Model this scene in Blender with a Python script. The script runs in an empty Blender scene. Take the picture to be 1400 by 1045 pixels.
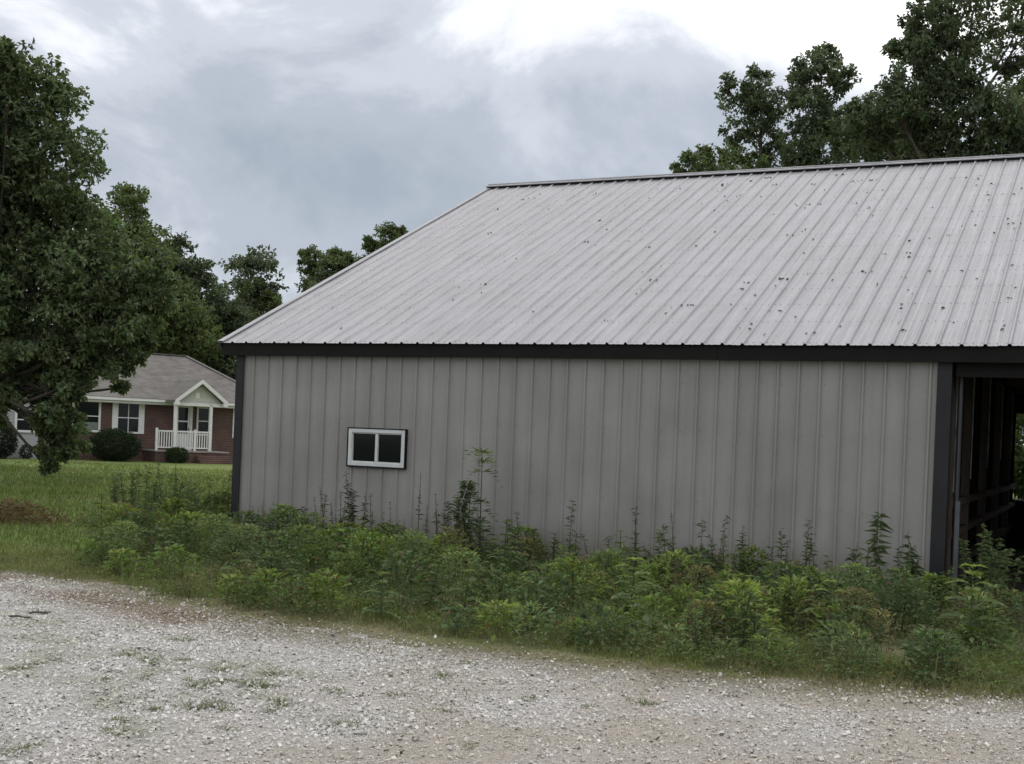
import bpy, math, random
import numpy as np
from mathutils import Matrix, Vector

# ------------------------------------------------------------------ camera, sky, sun, exposure
scene = bpy.context.scene
COL = scene.collection
PI = math.pi

cam_d = bpy.data.cameras.new('camera'); cam = bpy.data.objects.new('camera', cam_d); COL.objects.link(cam)
CAM = np.array([10.606, -13.504, 1.6])
def camera_basis(yaw, pitch, roll):
    fo = np.array([math.sin(yaw)*math.cos(pitch), math.cos(yaw)*math.cos(pitch), math.sin(pitch)])
    rt = np.array([math.cos(yaw), -math.sin(yaw), 0.0]); up = np.cross(rt, fo)
    return fo, math.cos(roll)*rt+math.sin(roll)*up, -math.sin(roll)*rt+math.cos(roll)*up
fo, ri, up = camera_basis(-0.443, -0.005, 0.040)
cam.matrix_world = Matrix(((ri[0], up[0], -fo[0], CAM[0]), (ri[1], up[1], -fo[1], CAM[1]), (ri[2], up[2], -fo[2], CAM[2]), (0, 0, 0, 1)))
cam_d.sensor_fit = 'HORIZONTAL'; cam_d.sensor_width = 36.0
cam_d.lens = 1702.284/1400*36.0
cam_d.shift_y = (606.917-522.5)/1400
cam_d.clip_start = 0.1; cam_d.clip_end = 2000
scene.camera = cam

SUN_AZ = math.radians(35)      # clockwise from +Y, behind the barn
SUN_EL = math.radians(52)
sun_d = bpy.data.lights.new('sun', 'SUN'); sun = bpy.data.objects.new('sun', sun_d); COL.objects.link(sun)
sun_d.energy = 0.5; sun_d.angle = math.radians(25); sun_d.color = (1.0, 0.96, 0.9)
sdir = Vector((math.sin(SUN_AZ)*math.cos(SUN_EL), math.cos(SUN_AZ)*math.cos(SUN_EL), math.sin(SUN_EL)))
sun.rotation_euler = sdir.to_track_quat('Z', 'Y').to_euler(); sun.location = (0, 0, 60)

world = bpy.data.worlds.new('World'); scene.world = world; world.use_nodes = True
def build_sky():
    nt = world.node_tree; nt.nodes.clear(); N = nt.nodes.new; K = nt.links.new
    out = N('ShaderNodeOutputWorld'); bg = N('ShaderNodeBackground'); bg.inputs[1].default_value = 0.1
    sky = N('ShaderNodeTexSky'); sky.sky_type = 'NISHITA'; sky.sun_disc = False
    sky.sun_elevation = SUN_EL; sky.sun_rotation = SUN_AZ
    tc = N('ShaderNodeTexCoord'); sep = N('ShaderNodeSeparateXYZ'); K(tc.outputs['Generated'], sep.inputs[0])
    def math_(op, a, b=None, c=None):
        n = N('ShaderNodeMath'); n.operation = op
        for i, v in enumerate((a, b, c)):
            if v is None: continue
            if isinstance(v, (int, float)): n.inputs[i].default_value = v
            else: K(v, n.inputs[i])
        return n.outputs[0]
    zc = math_('MAXIMUM', sep.outputs[2], 0.0)
    den = math_('ADD', zc, 0.6)
    px = math_('DIVIDE', sep.outputs[0], den); py = math_('DIVIDE', sep.outputs[1], den)
    comb = N('ShaderNodeCombineXYZ'); K(px, comb.inputs[0]); K(py, comb.inputs[1])
    def noise(scale, detail, rough, off, dist=0.0):
        m = N('ShaderNodeMapping'); m.inputs['Location'].default_value = off; K(comb.outputs[0], m.inputs[0])
        n = N('ShaderNodeTexNoise'); n.inputs['Scale'].default_value = scale; n.inputs['Detail'].default_value = detail
        n.inputs['Roughness'].default_value = rough; n.inputs['Distortion'].default_value = dist
        K(m.outputs[0], n.inputs['Vector']); return n.outputs[0]
    n1 = noise(*SKY['n1']); n2 = noise(*SKY['n2'])
    s = math_('MULTIPLY_ADD', n1, SKY['w1'], SKY['c'])
    s = math_('MULTIPLY_ADD', n2, SKY['w2'], s)
    # the cloud deck thickens (greyer) in a bank above the skyline and thins higher up
    s = math_('MULTIPLY_ADD', zc, SKY['wz'], s)
    ramp = N('ShaderNodeValToRGB'); e = ramp.color_ramp; e.interpolation = 'EASE'
    st = SKY['stops']
    e.elements[0].position = st[0][0]; e.elements[0].color = (*st[0][1], 1)
    e.elements[1].position = st[-1][0]; e.elements[1].color = (*st[-1][1], 1)
    for p, c in st[1:-1]:
        k = e.elements.new(p); k.color = (*c, 1)
    K(s, ramp.inputs[0])
    sc = N('ShaderNodeVectorMath'); sc.operation = 'SCALE'; K(ramp.outputs[0], sc.inputs[0]); sc.inputs[3].default_value = SKY['gain']
    mix = N('ShaderNodeMixRGB'); mix.inputs[0].default_value = 0.94
    K(sky.outputs[0], mix.inputs[1]); K(sc.outputs[0], mix.inputs[2])
    K(mix.outputs[0], bg.inputs[0]); K(bg.outputs[0], out.inputs[0])
SKY = dict(n1=(1.5, 2.0, 0.5, (23.8606, 9.9213, 0.0)), n2=(4.2, 7.0, 0.58, (23.8606, 9.9213, 0.0), 0.35), w1=0.946, w2=0.55, wz=0.16, c=-0.205,
           stops=[(0.34, (0.255, 0.29, 0.34)), (0.45, (0.32, 0.352, 0.40)), (0.53, (0.43, 0.46, 0.51)), (0.60, (0.66, 0.675, 0.71)), (0.67, (1.0, 1.0, 1.0))], gain=14.2)
build_sky()
scene.view_settings.view_transform = 'Standard'; scene.view_settings.look = 'None'
scene.view_settings.exposure = 0.15; scene.view_settings.gamma = 1.0; scene.view_settings.use_curve_mapping = False

# ------------------------------------------------------------------ helpers
def tag(o, label=None, cat=None, group=None, kind=None):
    if label: o['label'] = label
    if cat: o['category'] = cat
    if group: o['group'] = group
    if kind: o['kind'] = kind
    return o
def empty(name, loc=(0, 0, 0), rz=0.0):
    o = bpy.data.objects.new(name, None); COL.objects.link(o); o.location = loc; o.rotation_euler = (0, 0, rz); o.empty_display_size = 0.3
    return o
def link(name, me, mat=None, parent=None):
    o = bpy.data.objects.new(name, me); COL.objects.link(o)
    if mat is not None and not me.materials: me.materials.append(mat)
    if parent is not None: o.parent = parent
    return o
class MB:
    def __init__(s): s.v = []; s.f = []
    def quad(s, a, b, c, d): n = len(s.v); s.v += [a, b, c, d]; s.f.append((n, n+1, n+2, n+3)); return s
    def tri(s, a, b, c): n = len(s.v); s.v += [a, b, c]; s.f.append((n, n+1, n+2)); return s
    def box(s, x0, x1, y0, y1, z0, z1):
        n = len(s.v)
        s.v += [(x, y, z) for z in (z0, z1) for y in (y0, y1) for x in (x0, x1)]
        for q in ((0, 2, 3, 1), (4, 5, 7, 6), (0, 1, 5, 4), (2, 6, 7, 3), (0, 4, 6, 2), (1, 3, 7, 5)): s.f.append(tuple(n+i for i in q))
        return s
    def beam(s, a, b, w, h):
        a = Vector(a); b = Vector(b); d = (b-a).normalized()
        u = d.cross(Vector((0, 0, 1)))
        if u.length < 1e-3: u = Vector((1, 0, 0))
        u.normalize(); t = u.cross(d); n = len(s.v)
        for p in (a, b):
            for i, j in ((-1, -1), (1, -1), (1, 1), (-1, 1)): s.v.append(tuple(p+u*(i*w/2)+t*(j*h/2)))
        for q in ((0, 1, 2, 3), (7, 6, 5, 4), (0, 4, 5, 1), (1, 5, 6, 2), (2, 6, 7, 3), (3, 7, 4, 0)): s.f.append(tuple(n+i for i in q))
        return s
    def tube(s, pts, rad, k=6, cap=True):
        pts = [Vector(p) for p in pts]; n0 = len(s.v)
        for i, p in enumerate(pts):
            d = (pts[min(i+1, len(pts)-1)]-pts[max(i-1, 0)]).normalized()
            u = d.cross(Vector((0.3, 0.2, 0.93))); u = u.normalized() if u.length > 1e-4 else Vector((1, 0, 0)); t = u.cross(d)
            for j in range(k):
                a = 2*PI*j/k; s.v.append(tuple(p+(u*math.cos(a)+t*math.sin(a))*rad[i]))
        for i in range(len(pts)-1):
            for j in range(k):
                a = n0+i*k+j; b = n0+i*k+(j+1) % k; s.f.append((a, b, b+k, a+k))
        if cap:
            s.f.append(tuple(n0+j for j in range(k))[::-1]); s.f.append(tuple(n0+(len(pts)-1)*k+j for j in range(k)))
        return s
    def mesh(s, name):
        me = bpy.data.meshes.new(name); me.from_pydata(s.v, [], s.f); me.update(); return me
    def build(s, name, mat=None, parent=None, smooth=False, bevel=0.0):
        me = s.mesh(name)
        if smooth: me.polygons.foreach_set('use_smooth', [True]*len(me.polygons))
        o = link(name, me, mat, parent)
        if bevel:
            b = o.modifiers.new('bevel', 'BEVEL'); b.width = bevel; b.segments = 1; b.limit_method = 'ANGLE'
        return o
def np_mesh(name, V, F, tint=None, smooth=False):
    """V (n,3); F (m,3) or (m,4); tint (n,3) stored as a point colour."""
    me = bpy.data.meshes.new(name); V = np.ascontiguousarray(V, np.float32); F = np.ascontiguousarray(F, np.int32)
    me.vertices.add(len(V)); me.vertices.foreach_set('co', V.ravel())
    k = F.shape[1]; me.loops.add(F.size); me.loops.foreach_set('vertex_index', F.ravel())
    me.polygons.add(len(F)); me.polygons.foreach_set('loop_start', np.arange(len(F), dtype=np.int32)*k)
    me.polygons.foreach_set('loop_total', np.full(len(F), k, np.int32))
    me.polygons.foreach_set('use_smooth', np.full(len(F), smooth, bool))
    me.update(calc_edges=True)
    if tint is not None:
        at = me.color_attributes.new('tint', 'FLOAT_COLOR', 'POINT')
        c = np.ones((len(V), 4), np.float32); c[:, :3] = tint; at.data.foreach_set('color', c.ravel())
    return me
def vnoise(x, y, seed=0):
    """smooth 2-D value noise in 0..1"""
    xi = np.floor(x).astype(np.int64); yi = np.floor(y).astype(np.int64); fx = x-xi; fy = y-yi
    fx = fx*fx*(3-2*fx); fy = fy*fy*(3-2*fy)
    def h(a, b):
        n = (a*374761393+b*668265263+seed*974634777) & 0xffffffff
        n = ((n ^ (n >> 13))*1274126177) & 0xffffffff
        return ((n ^ (n >> 16)) & 0xffff)/65535.0
    return (h(xi, yi)*(1-fx)+h(xi+1, yi)*fx)*(1-fy)+(h(xi, yi+1)*(1-fx)+h(xi+1, yi+1)*fx)*fy
def fbm(x, y, seed=0, o=3):
    t = 0; a = 0.5; n = 0
    for i in range(o): t = t+a*vnoise(x*2**i, y*2**i, seed+i*17); n += a; a *= 0.5
    return t/n
def unit(a): return a/np.maximum(np.linalg.norm(a, axis=-1, keepdims=True), 1e-9)

# ------------------------------------------------------------------ materials
MATS = {}
def mat(name, col, rough=0.7, metal=0.0, spec=0.5, var=0.0, vscale=4.0, bump=0.0, bscale=40.0, stretch=(1, 1, 1), col2=None, detail=5.0):
    if name in MATS: return MATS[name]
    m = bpy.data.materials.new(name); m.use_nodes = True; nt = m.node_tree; N = nt.nodes.new; K = nt.links.new
    b = nt.nodes['Principled BSDF']; b.inputs['Base Color'].default_value = (*col, 1); b.inputs['Roughness'].default_value = rough
    b.inputs['Metallic'].default_value = metal; b.inputs['Specular IOR Level'].default_value = spec
    if var or bump:
        tc = N('ShaderNodeTexCoord'); mp = N('ShaderNodeMapping'); mp.inputs['Scale'].default_value = stretch; K(tc.outputs['Object'], mp.inputs[0])
    if var:
        n = N('ShaderNodeTexNoise'); n.inputs['Scale'].default_value = vscale; n.inputs['Detail'].default_value = detail; n.inputs['Roughness'].default_value = 0.6
        K(mp.outputs[0], n.inputs['Vector'])
        r = N('ShaderNodeValToRGB'); r.color_ramp.elements[0].position = 0.3; r.color_ramp.elements[1].position = 0.7
        c2 = col2 or tuple(min(1, c*(1+var)) for c in col)
        r.color_ramp.elements[0].color = (*[c*(1-var) for c in col], 1); r.color_ramp.elements[1].color = (*c2, 1)
        K(n.outputs[0], r.inputs[0]); K(r.outputs[0], b.inputs['Base Color'])
    if bump:
        n = N('ShaderNodeTexNoise'); n.inputs['Scale'].default_value = bscale; n.inputs['Detail'].default_value = 4; K(mp.outputs[0], n.inputs['Vector'])
        bp = N('ShaderNodeBump'); bp.inputs['Strength'].default_value = bump; bp.inputs['Distance'].default_value = 0.02
        K(n.outputs[0], bp.inputs['Height']); K(bp.outputs[0], b.inputs['Normal'])
    MATS[name] = m; return m
def leaf_mat(name, gain=1.0, trans=0.3, rough=0.5):
    m = bpy.data.materials.new(name); m.use_nodes = True; nt = m.node_tree; N = nt.nodes.new; K = nt.links.new
    b = nt.nodes['Principled BSDF']; out = nt.nodes['Material Output']
    a = N('ShaderNodeAttribute'); a.attribute_name = 'tint'
    K(a.outputs['Color'], b.inputs['Base Color']); b.inputs['Roughness'].default_value = rough; b.inputs['Specular IOR Level'].default_value = 0.35
    t = N('ShaderNodeBsdfTranslucent'); g = N('ShaderNodeMixRGB'); g.blend_type = 'MULTIPLY'; g.inputs[0].default_value = 1; g.inputs[2].default_value = (1.1, 1.25, 0.6, 1)
    K(a.outputs['Color'], g.inputs[1]); K(g.outputs[0], t.inputs[0])
    mx = N('ShaderNodeMixShader'); mx.inputs[0].default_value = trans; K(b.outputs[0], mx.inputs[1]); K(t.outputs[0], mx.inputs[2]); K(mx.outputs[0], out.inputs[0])
    return m
def tint_mat(name, rough=0.9, bump=0.0, bscale=80.0, noise=0.0, nscale=60.0, spec=0.2, vor=False):
    m = bpy.data.materials.new(name); m.use_nodes = True; nt = m.node_tree; N = nt.nodes.new; K = nt.links.new
    b = nt.nodes['Principled BSDF']; a = N('ShaderNodeAttribute'); a.attribute_name = 'tint'; b.inputs['Roughness'].default_value = rough; b.inputs['Specular IOR Level'].default_value = spec
    col = a.outputs['Color']; tc = N('ShaderNodeTexCoord')
    if noise:
        n = N('ShaderNodeTexNoise'); n.inputs['Scale'].default_value = nscale; n.inputs['Detail'].default_value = 6; K(tc.outputs['Object'], n.inputs['Vector'])
        mr = N('ShaderNodeMapRange'); mr.inputs[1].default_value = 0.25; mr.inputs[2].default_value = 0.75; mr.inputs[3].default_value = 1-noise; mr.inputs[4].default_value = 1+noise; K(n.outputs[0], mr.inputs[0])
        v = N('ShaderNodeVectorMath'); v.operation = 'SCALE'; K(col, v.inputs[0]); K(mr.outputs[0], v.inputs[3]); col = v.outputs[0]
    K(col, b.inputs['Base Color'])
    if bump:
        if vor: n = N('ShaderNodeTexVoronoi'); n.inputs['Scale'].default_value = bscale
        else: n = N('ShaderNodeTexNoise'); n.inputs['Scale'].default_value = bscale; n.inputs['Detail'].default_value = 4
        K(tc.outputs['Object'], n.inputs['Vector'])
        bp = N('ShaderNodeBump'); bp.inputs['Strength'].default_value = bump; bp.inputs['Distance'].default_value = 0.02; K(n.outputs[0], bp.inputs['Height']); K(bp.outputs[0], b.inputs['Normal'])
    return m

LEAF = leaf_mat('leaf_green', trans=0.38, rough=0.42); WEED = leaf_mat('weed_green', trans=0.25, rough=0.6); GRASS = leaf_mat('grass_green', trans=0.3, rough=0.6)
BARK = mat('bark', (0.07, 0.058, 0.048), 0.95, var=0.4, vscale=6, bump=0.6, bscale=25, stretch=(1, 1, 0.3))
FASCIA = mat('dark_brown_trim', (0.0085, 0.0072, 0.0068), 0.65, var=0.25, vscale=3, spec=0.15)
TRIM = mat('charcoal_trim', (0.017, 0.017, 0.0185), 0.55, spec=0.25, var=0.2, vscale=3)
WHITE = mat('white_vinyl', (0.50, 0.52, 0.515), 0.45, var=0.08, vscale=9)
PANE = mat('dark_glass', (0.006, 0.008, 0.009), 0.06, spec=0.12)
TIMBER = mat('old_timber', (0.085, 0.07, 0.06), 0.95, spec=0.1, var=0.4, vscale=5, bump=0.3, bscale=30, stretch=(1, 1, 0.2))
STEEL = mat('galvanised_steel', (0.35, 0.36, 0.37), 0.35, metal=0.8, var=0.2, vscale=8)
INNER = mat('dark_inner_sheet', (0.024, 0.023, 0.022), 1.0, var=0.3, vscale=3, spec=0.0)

def siding_mat():
    m = bpy.data.materials.new('taupe_siding'); m.use_nodes = True; nt = m.node_tree; N = nt.nodes.new; K = nt.links.new
    b = nt.nodes['Principled BSDF']; b.inputs['Roughness'].default_value = 0.48; b.inputs['Specular IOR Level'].default_value = 0.35
    geo = N('ShaderNodeNewGeometry')
    def nz(scale, st, det=5):
        mp = N('ShaderNodeMapping'); mp.inputs['Scale'].default_value = st; K(geo.outputs['Position'], mp.inputs[0])
        n = N('ShaderNodeTexNoise'); n.inputs['Scale'].default_value = scale; n.inputs['Detail'].default_value = det; K(mp.outputs[0], n.inputs['Vector']); return n.outputs[0]
    streak = nz(6, (1, 1, 0.08)); blot = nz(1.3, (1, 1, 1)); fine = nz(60, (1, 1, 0.4))
    r1 = N('ShaderNodeValToRGB'); r1.color_ramp.elements[0].position = 0.32; r1.color_ramp.elements[1].position = 0.72
    r1.color_ramp.elements[0].color = (0.238, 0.231, 0.220, 1); r1.color_ramp.elements[1].color = (0.290, 0.283, 0.271, 1); K(streak, r1.inputs[0])
    mx = N('ShaderNodeMixRGB'); mx.blend_type = 'MULTIPLY'; mx.inputs[0].default_value = 0.5
    r2 = N('ShaderNodeValToRGB'); r2.color_ramp.elements[0].color = (0.72, 0.72, 0.7, 1); r2.color_ramp.elements[1].color = (1.12, 1.12, 1.12, 1); r2.color_ramp.elements[0].position = 0.3; r2.color_ramp.elements[1].position = 0.7
    K(blot, r2.inputs[0]); K(r1.outputs[0], mx.inputs[1]); K(r2.outputs[0], mx.inputs[2])
    # splash-back dirt, a stain with its own ragged top edge just above the ground
    sp = N('ShaderNodeSeparateXYZ'); K(geo.outputs['Position'], sp.inputs[0])
    ad = N('ShaderNodeMath'); ad.operation = 'MULTIPLY_ADD'; K(streak, ad.inputs[0]); ad.inputs[1].default_value = -0.7; K(sp.outputs[2], ad.inputs[2])
    mr = N('ShaderNodeMapRange'); mr.inputs[1].default_value = 0.25; mr.inputs[2].default_value = -0.25; mr.inputs[3].default_value = 0; mr.inputs[4].default_value = 0.55; K(ad.outputs[0], mr.inputs[0])
    m2 = N('ShaderNodeMixRGB'); K(mr.outputs[0], m2.inputs[0]); K(mx.outputs[0], m2.inputs[1]); m2.inputs[2].default_value = (0.13, 0.115, 0.08, 1)
    m3 = N('ShaderNodeMixRGB'); m3.blend_type = 'MULTIPLY'; m3.inputs[0].default_value = 0.12; K(m2.outputs[0], m3.inputs[1]); K(fine, m3.inputs[2])
    K(m3.outputs[0], b.inputs['Base Color'])
    bp = N('ShaderNodeBump'); bp.inputs['Strength'].default_value = 0.12; bp.inputs['Distance'].default_value = 0.03; K(blot, bp.inputs['Height']); K(bp.outputs[0], b.inputs['Normal'])
    return m
def roof_mat():
    m = bpy.data.materials.new('weathered_roof_metal'); m.use_nodes = True; nt = m.node_tree; N = nt.nodes.new; K = nt.links.new
    b = nt.nodes['Principled BSDF']; b.inputs['Metallic'].default_value = 0.35; b.inputs['Roughness'].default_value = 0.42
    geo = N('ShaderNodeNewGeometry')
    def nz(scale, st, det=5):
        mp = N('ShaderNodeMapping'); mp.inputs['Scale'].default_value = st; K(geo.outputs['Position'], mp.inputs[0])
        n = N('ShaderNodeTexNoise'); n.inputs['Scale'].default_value = scale; n.inputs['Detail'].default_value = det; K(mp.outputs[0], n.inputs['Vector']); return n.outputs[0]
    streak = nz(14, (1, 0.06, 0.06)); blot = nz(0.9, (1, 1, 1), 6); dent = nz(2.2, (1.5, 1, 1), 2)
    r1 = N('ShaderNodeValToRGB'); r1.color_ramp.elements[0].position = 0.3; r1.color_ramp.elements[1].position = 0.7
    r1.color_ramp.elements[0].color = (0.265, 0.262, 0.275, 1); r1.color_ramp.elements[1].color = (0.345, 0.342, 0.357, 1); K(streak, r1.inputs[0])
    r2 = N('ShaderNodeValToRGB'); r2.color_ramp.elements[0].position = 0.35; r2.color_ramp.elements[1].position = 0.65
    r2.color_ramp.elements[0].color = (0.86, 0.855, 0.86, 1); r2.color_ramp.elements[1].color = (1.06, 1.06, 1.06, 1); K(blot, r2.inputs[0])
    mx = N('ShaderNodeMixRGB'); mx.blend_type = 'MULTIPLY'; mx.inputs[0].default_value = 1; K(r1.outputs[0], mx.inputs[1]); K(r2.outputs[0], mx.inputs[2]); K(mx.outputs[0], b.inputs['Base Color'])
    rr = N('ShaderNodeMapRange'); rr.inputs[1].default_value = 0.3; rr.inputs[2].default_value = 0.7; rr.inputs[3].default_value = 0.36; rr.inputs[4].default_value = 0.5; K(blot, rr.inputs[0]); K(rr.outputs[0], b.inputs['Roughness'])
    bp = N('ShaderNodeBump'); bp.inputs['Strength'].default_value = 0.6; bp.inputs['Distance'].default_value = 0.04; K(dent, bp.inputs['Height']); K(bp.outputs[0], b.inputs['Normal'])
    return m
SIDING = siding_mat(); ROOF = roof_mat()

# ------------------------------------------------------------------ ground and gravel drive
GX = np.array([-12, -6, -3, -1, 0.5, 0.93, 1.61, 2.67, 3.83, 4.76, 5.49, 6.13, 6.73, 7.32, 7.86, 8.37, 8.84, 9.3, 9.75, 10.19, 11, 12.5, 15, 30])
GY = np.array([-10, -6.6, -5.2, -4.5, -4.25, -4.08, -4.18, -4.53, -4.92, -5.18, -5.23, -5.22, -5.18, -5.2, -5.19, -5.13, -5.02, -4.89, -4.71, -4.53, -4.2, -3.7, -3.2, -3.0])
def edge_y(x): return np.interp(x, GX, GY)
def gravel_tint(x, y, base=(0.54, 0.515, 0.485)):
    """dirt on the stones: red clay along the drive's edge, tan fines to the east, grey-white stone elsewhere"""
    d = edge_y(x)-y
    n = fbm(x*1.3, y*1.3, 5, 4); n2 = fbm(x*3.1, y*3.1, 11, 3)
    clay = np.clip(1.35-np.abs(d-0.45)/0.55, 0, 1)*np.clip((5.4-x)/1.5, 0, 1)*np.clip((n-0.30)*5, 0, 1)
    tan = np.clip((x-5.9)/1.6, 0, 1)*np.clip((n-0.27)*3.5, 0, 1)*0.85
    edge = np.clip(1-d/0.8, 0, 1)*np.clip((n2-0.22)*4, 0.3, 1)*0.9
    moss = np.clip((n2-0.48)*4, 0, 1)*np.clip((8.5-x)/3, .2, 1)*np.clip((d-0.3)/1, 0, 1)*0.55
    c = np.broadcast_to(np.array(base), x.shape+(3,)).copy()
    for wgt, k in ((tan, (0.47, 0.42, 0.36)), (clay, (0.29, 0.23, 0.185)), (edge, (0.20, 0.175, 0.105)), (moss, (0.32, 0.32, 0.22))):
        c = c*(1-wgt[..., None])+np.array(k)*wgt[..., None]
    return c
def sheet(name, x0, x1, y0, y1, step, keep, z, tintf, m):
    xs = np.arange(x0, x1+step/2, step); ys = np.arange(y0, y1+step/2, step); X, Y = np.meshgrid(xs, ys)
    V = np.stack([X, Y, np.full_like(X, z)], -1).reshape(-1, 3); w = len(xs)
    i = np.arange(len(xs)-1)[None, :]+np.arange(len(ys)-1)[:, None]*w
    F = np.stack([i, i+1, i+1+w, i+w], -1).reshape(-1, 4)
    if keep is not None:
        c = V[F].mean(1); F = F[keep(c[:, 0], c[:, 1])]
        us, inv = np.unique(F, return_inverse=True); V = V[us]; F = inv.reshape(F.shape)
    return link(name, np_mesh(name, V, F, tintf(V[:, 0], V[:, 1])), m)
def lawn_tint(x, y):
    n = fbm(x*0.25, y*0.25, 31, 4); n2 = fbm(x*1.7, y*1.7, 37, 3)
    a = np.array((0.088, 0.122, 0.032)); b = np.array((0.145, 0.182, 0.050)); c = a+(b-a)*np.clip((n-0.25)*2, 0, 1)[..., None]
    c = c*(0.8+0.4*n2)[..., None]
    dry = np.clip((fbm(x*0.5, y*0.5, 41, 3)-0.55)*4, 0, 1)*0.35
    return c*(1-dry[..., None])+np.array((0.19, 0.165, 0.075))*dry[..., None]
def build_ground():
    g = sheet('ground', -300, 300, -300, 300, 5.0, None, 0.0, lawn_tint, tint_mat('lawn_soil', 0.95, bump=0.5, bscale=30, noise=0.35, nscale=9))
    tag(g, kind='structure')
    lw = sheet('lawn', -45, 1, -4, 45, 0.5, lambda x, y: ((x < -0.4) | (y > 16.5)) & (y > edge_y(x)-0.3), 0.004, lawn_tint, tint_mat('lawn_turf', 0.95, bump=0.6, bscale=40, noise=0.3, nscale=14))
    tag(lw, kind='structure')
    def verge_tint(x, y):
        n = fbm(x*1.1, y*1.1, 61, 3); n2 = fbm(x*5, y*5, 63, 2); k = np.clip((n-.3)*2.5, 0, 1)[..., None]
        return (np.array((.150, .135, .080))*(1-k)+np.array((.105, .122, .045))*k)*(.75+.5*n2)[..., None]
    vg = sheet('verge', -0.9, 13.5, -6.2, 0.1, 0.15, lambda x, y: (y > edge_y(x)-.9) & ~((x > 9.0) & (y > -.55)), 0.006, verge_tint, tint_mat('verge_soil', 0.95, bump=0.7, bscale=50, noise=0.35, nscale=30))
    tag(vg, kind='structure')
    gr = sheet('gravel_drive', -12, 26, -26, -2.8, 0.14, lambda x, y: y < edge_y(x)+0.9*(fbm(x*1.5, y*1.5, 3, 3)-0.5)+0.12*(fbm(x*9, y*9, 4, 2)-.5)+0.12, 0.010, lambda x, y: gravel_tint(x, y)*0.82, tint_mat('gravel_fines', 0.95, bump=1.0, bscale=60, noise=0.4, nscale=70, vor=True))  # sheet colour darkened to paint the shade in gaps between stones
    tag(gr, kind='structure')
    fl = sheet('barn_floor', 9.05, 13.9, -0.5, 15.5, 0.25, None, 0.012, lambda x, y: np.array((0.10, 0.085, 0.07))*(0.7+0.6*fbm(x*2, y*2, 8, 3))[..., None], tint_mat('dirt_floor', 0.95, bump=0.8, bscale=30, noise=0.4, nscale=20))
    tag(fl, kind='structure')
build_ground()

# crushed stone lying on the drive
def build_stones():
    r = np.random.RandomState(7)
    def pts(n, x0, x1, y0, y1): return np.stack([r.uniform(x0, x1, n), r.uniform(y0, y1, n)], 1)
    near = pts(190000, 0.0, 11.6, -11.0, -4.2)
    # denser wedge the drive shows most of, thinner beyond it
    vis = (near[:, 1] > -9.9) & (near[:, 1] > -10.6+(near[:, 0]-5.0)*0.52-1.2*(near[:, 0] < 5)) & (near[:, 0] > 0.2)
    keep = vis | (r.rand(len(near)) < 0.14); near = near[keep]
    side = pts(9000, -3.5, 0.3, -9.0, -4.4)
    p = np.concatenate([near, side]); x, y = p.T
    d = edge_y(x)-y+0.7*(fbm(x*1.5, y*1.5, 3, 3)-0.5)
    pk = np.clip((x-5.9)/1.6, 0, 1)*np.clip((fbm(x*1.3, y*1.3, 5, 4)-0.27)*3.5, 0, 1)
    dens = np.clip((d+0.5)/0.9, 0.0, 1)**1.4*(1-.45*pk)*(0.45+0.75*fbm(x*2.2, y*2.2, 21, 3))
    p = p[r.rand(len(p)) < dens]; n = len(p)
    s = np.clip(r.lognormal(math.log(0.0056), 0.42, n), 0.0028, 0.0145)
    cube = np.array([(-1, -1, -1), (1, -1, -1), (1, 1, -1), (-1, 1, -1), (-1, -1, 1), (1, -1, 1), (1, 1, 1), (-1, 1, 1)], float)*0.8
    V = cube[None]*np.stack([np.ones(n), r.uniform(0.55, 1, n), r.uniform(0.4, 0.8, n)], 1)[:, None]+r.uniform(-0.38, 0.38, (n, 8, 3))
    V *= s[:, None, None]
    a, b, c = r.uniform(0, 2*PI, n), r.normal(0, 0.45, n), r.normal(0, 0.45, n)
    def rot(V, ang, i, j):
        ca, sa = np.cos(ang)[:, None], np.sin(ang)[:, None]; vi, vj = V[..., i].copy(), V[..., j].copy(); V[..., i] = ca*vi-sa*vj; V[..., j] = sa*vi+ca*vj
    rot(V, b, 0, 2); rot(V, c, 1, 2); rot(V, a, 0, 1)
    V[..., :2] += p[:, None, :]; V[..., 2] += 0.008-V[..., 2].min(1, keepdims=True)-s[:, None]*0.25
    q = np.array([(4, 5, 6, 7), (0, 1, 5, 4), (1, 2, 6, 5), (2, 3, 7, 6), (3, 0, 4, 7)])
    F = (q[None]+(np.arange(n)*8)[:, None, None]).reshape(-1, 4)
    t = gravel_tint(p[:, 0], p[:, 1], (0.57, 0.55, 0.525))
    w = r.rand(n)[:, None]; own = np.where(w < 0.08, 0.66, np.where(w > 0.9, 1.15, 1.0))*r.uniform(0.86, 1.14, (n, 1))
    clean = (r.rand(n) < 0.35)[:, None]; t = np.where(clean, t*0.35+np.array((0.60, 0.585, 0.565))*0.65, t)*own
    t = np.clip(t, 0.04, 0.8)
    o = link('gravel_stones', np_mesh('gravel_stones', V.reshape(-1, 3), F, np.repeat(t, 8, 0)), tint_mat('limestone_chips', 0.85, noise=0.15, nscale=200))
    tag(o, 'loose pale crushed stone strewn over the gravel drive', 'gravel', kind='stuff')
build_stones()

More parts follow.
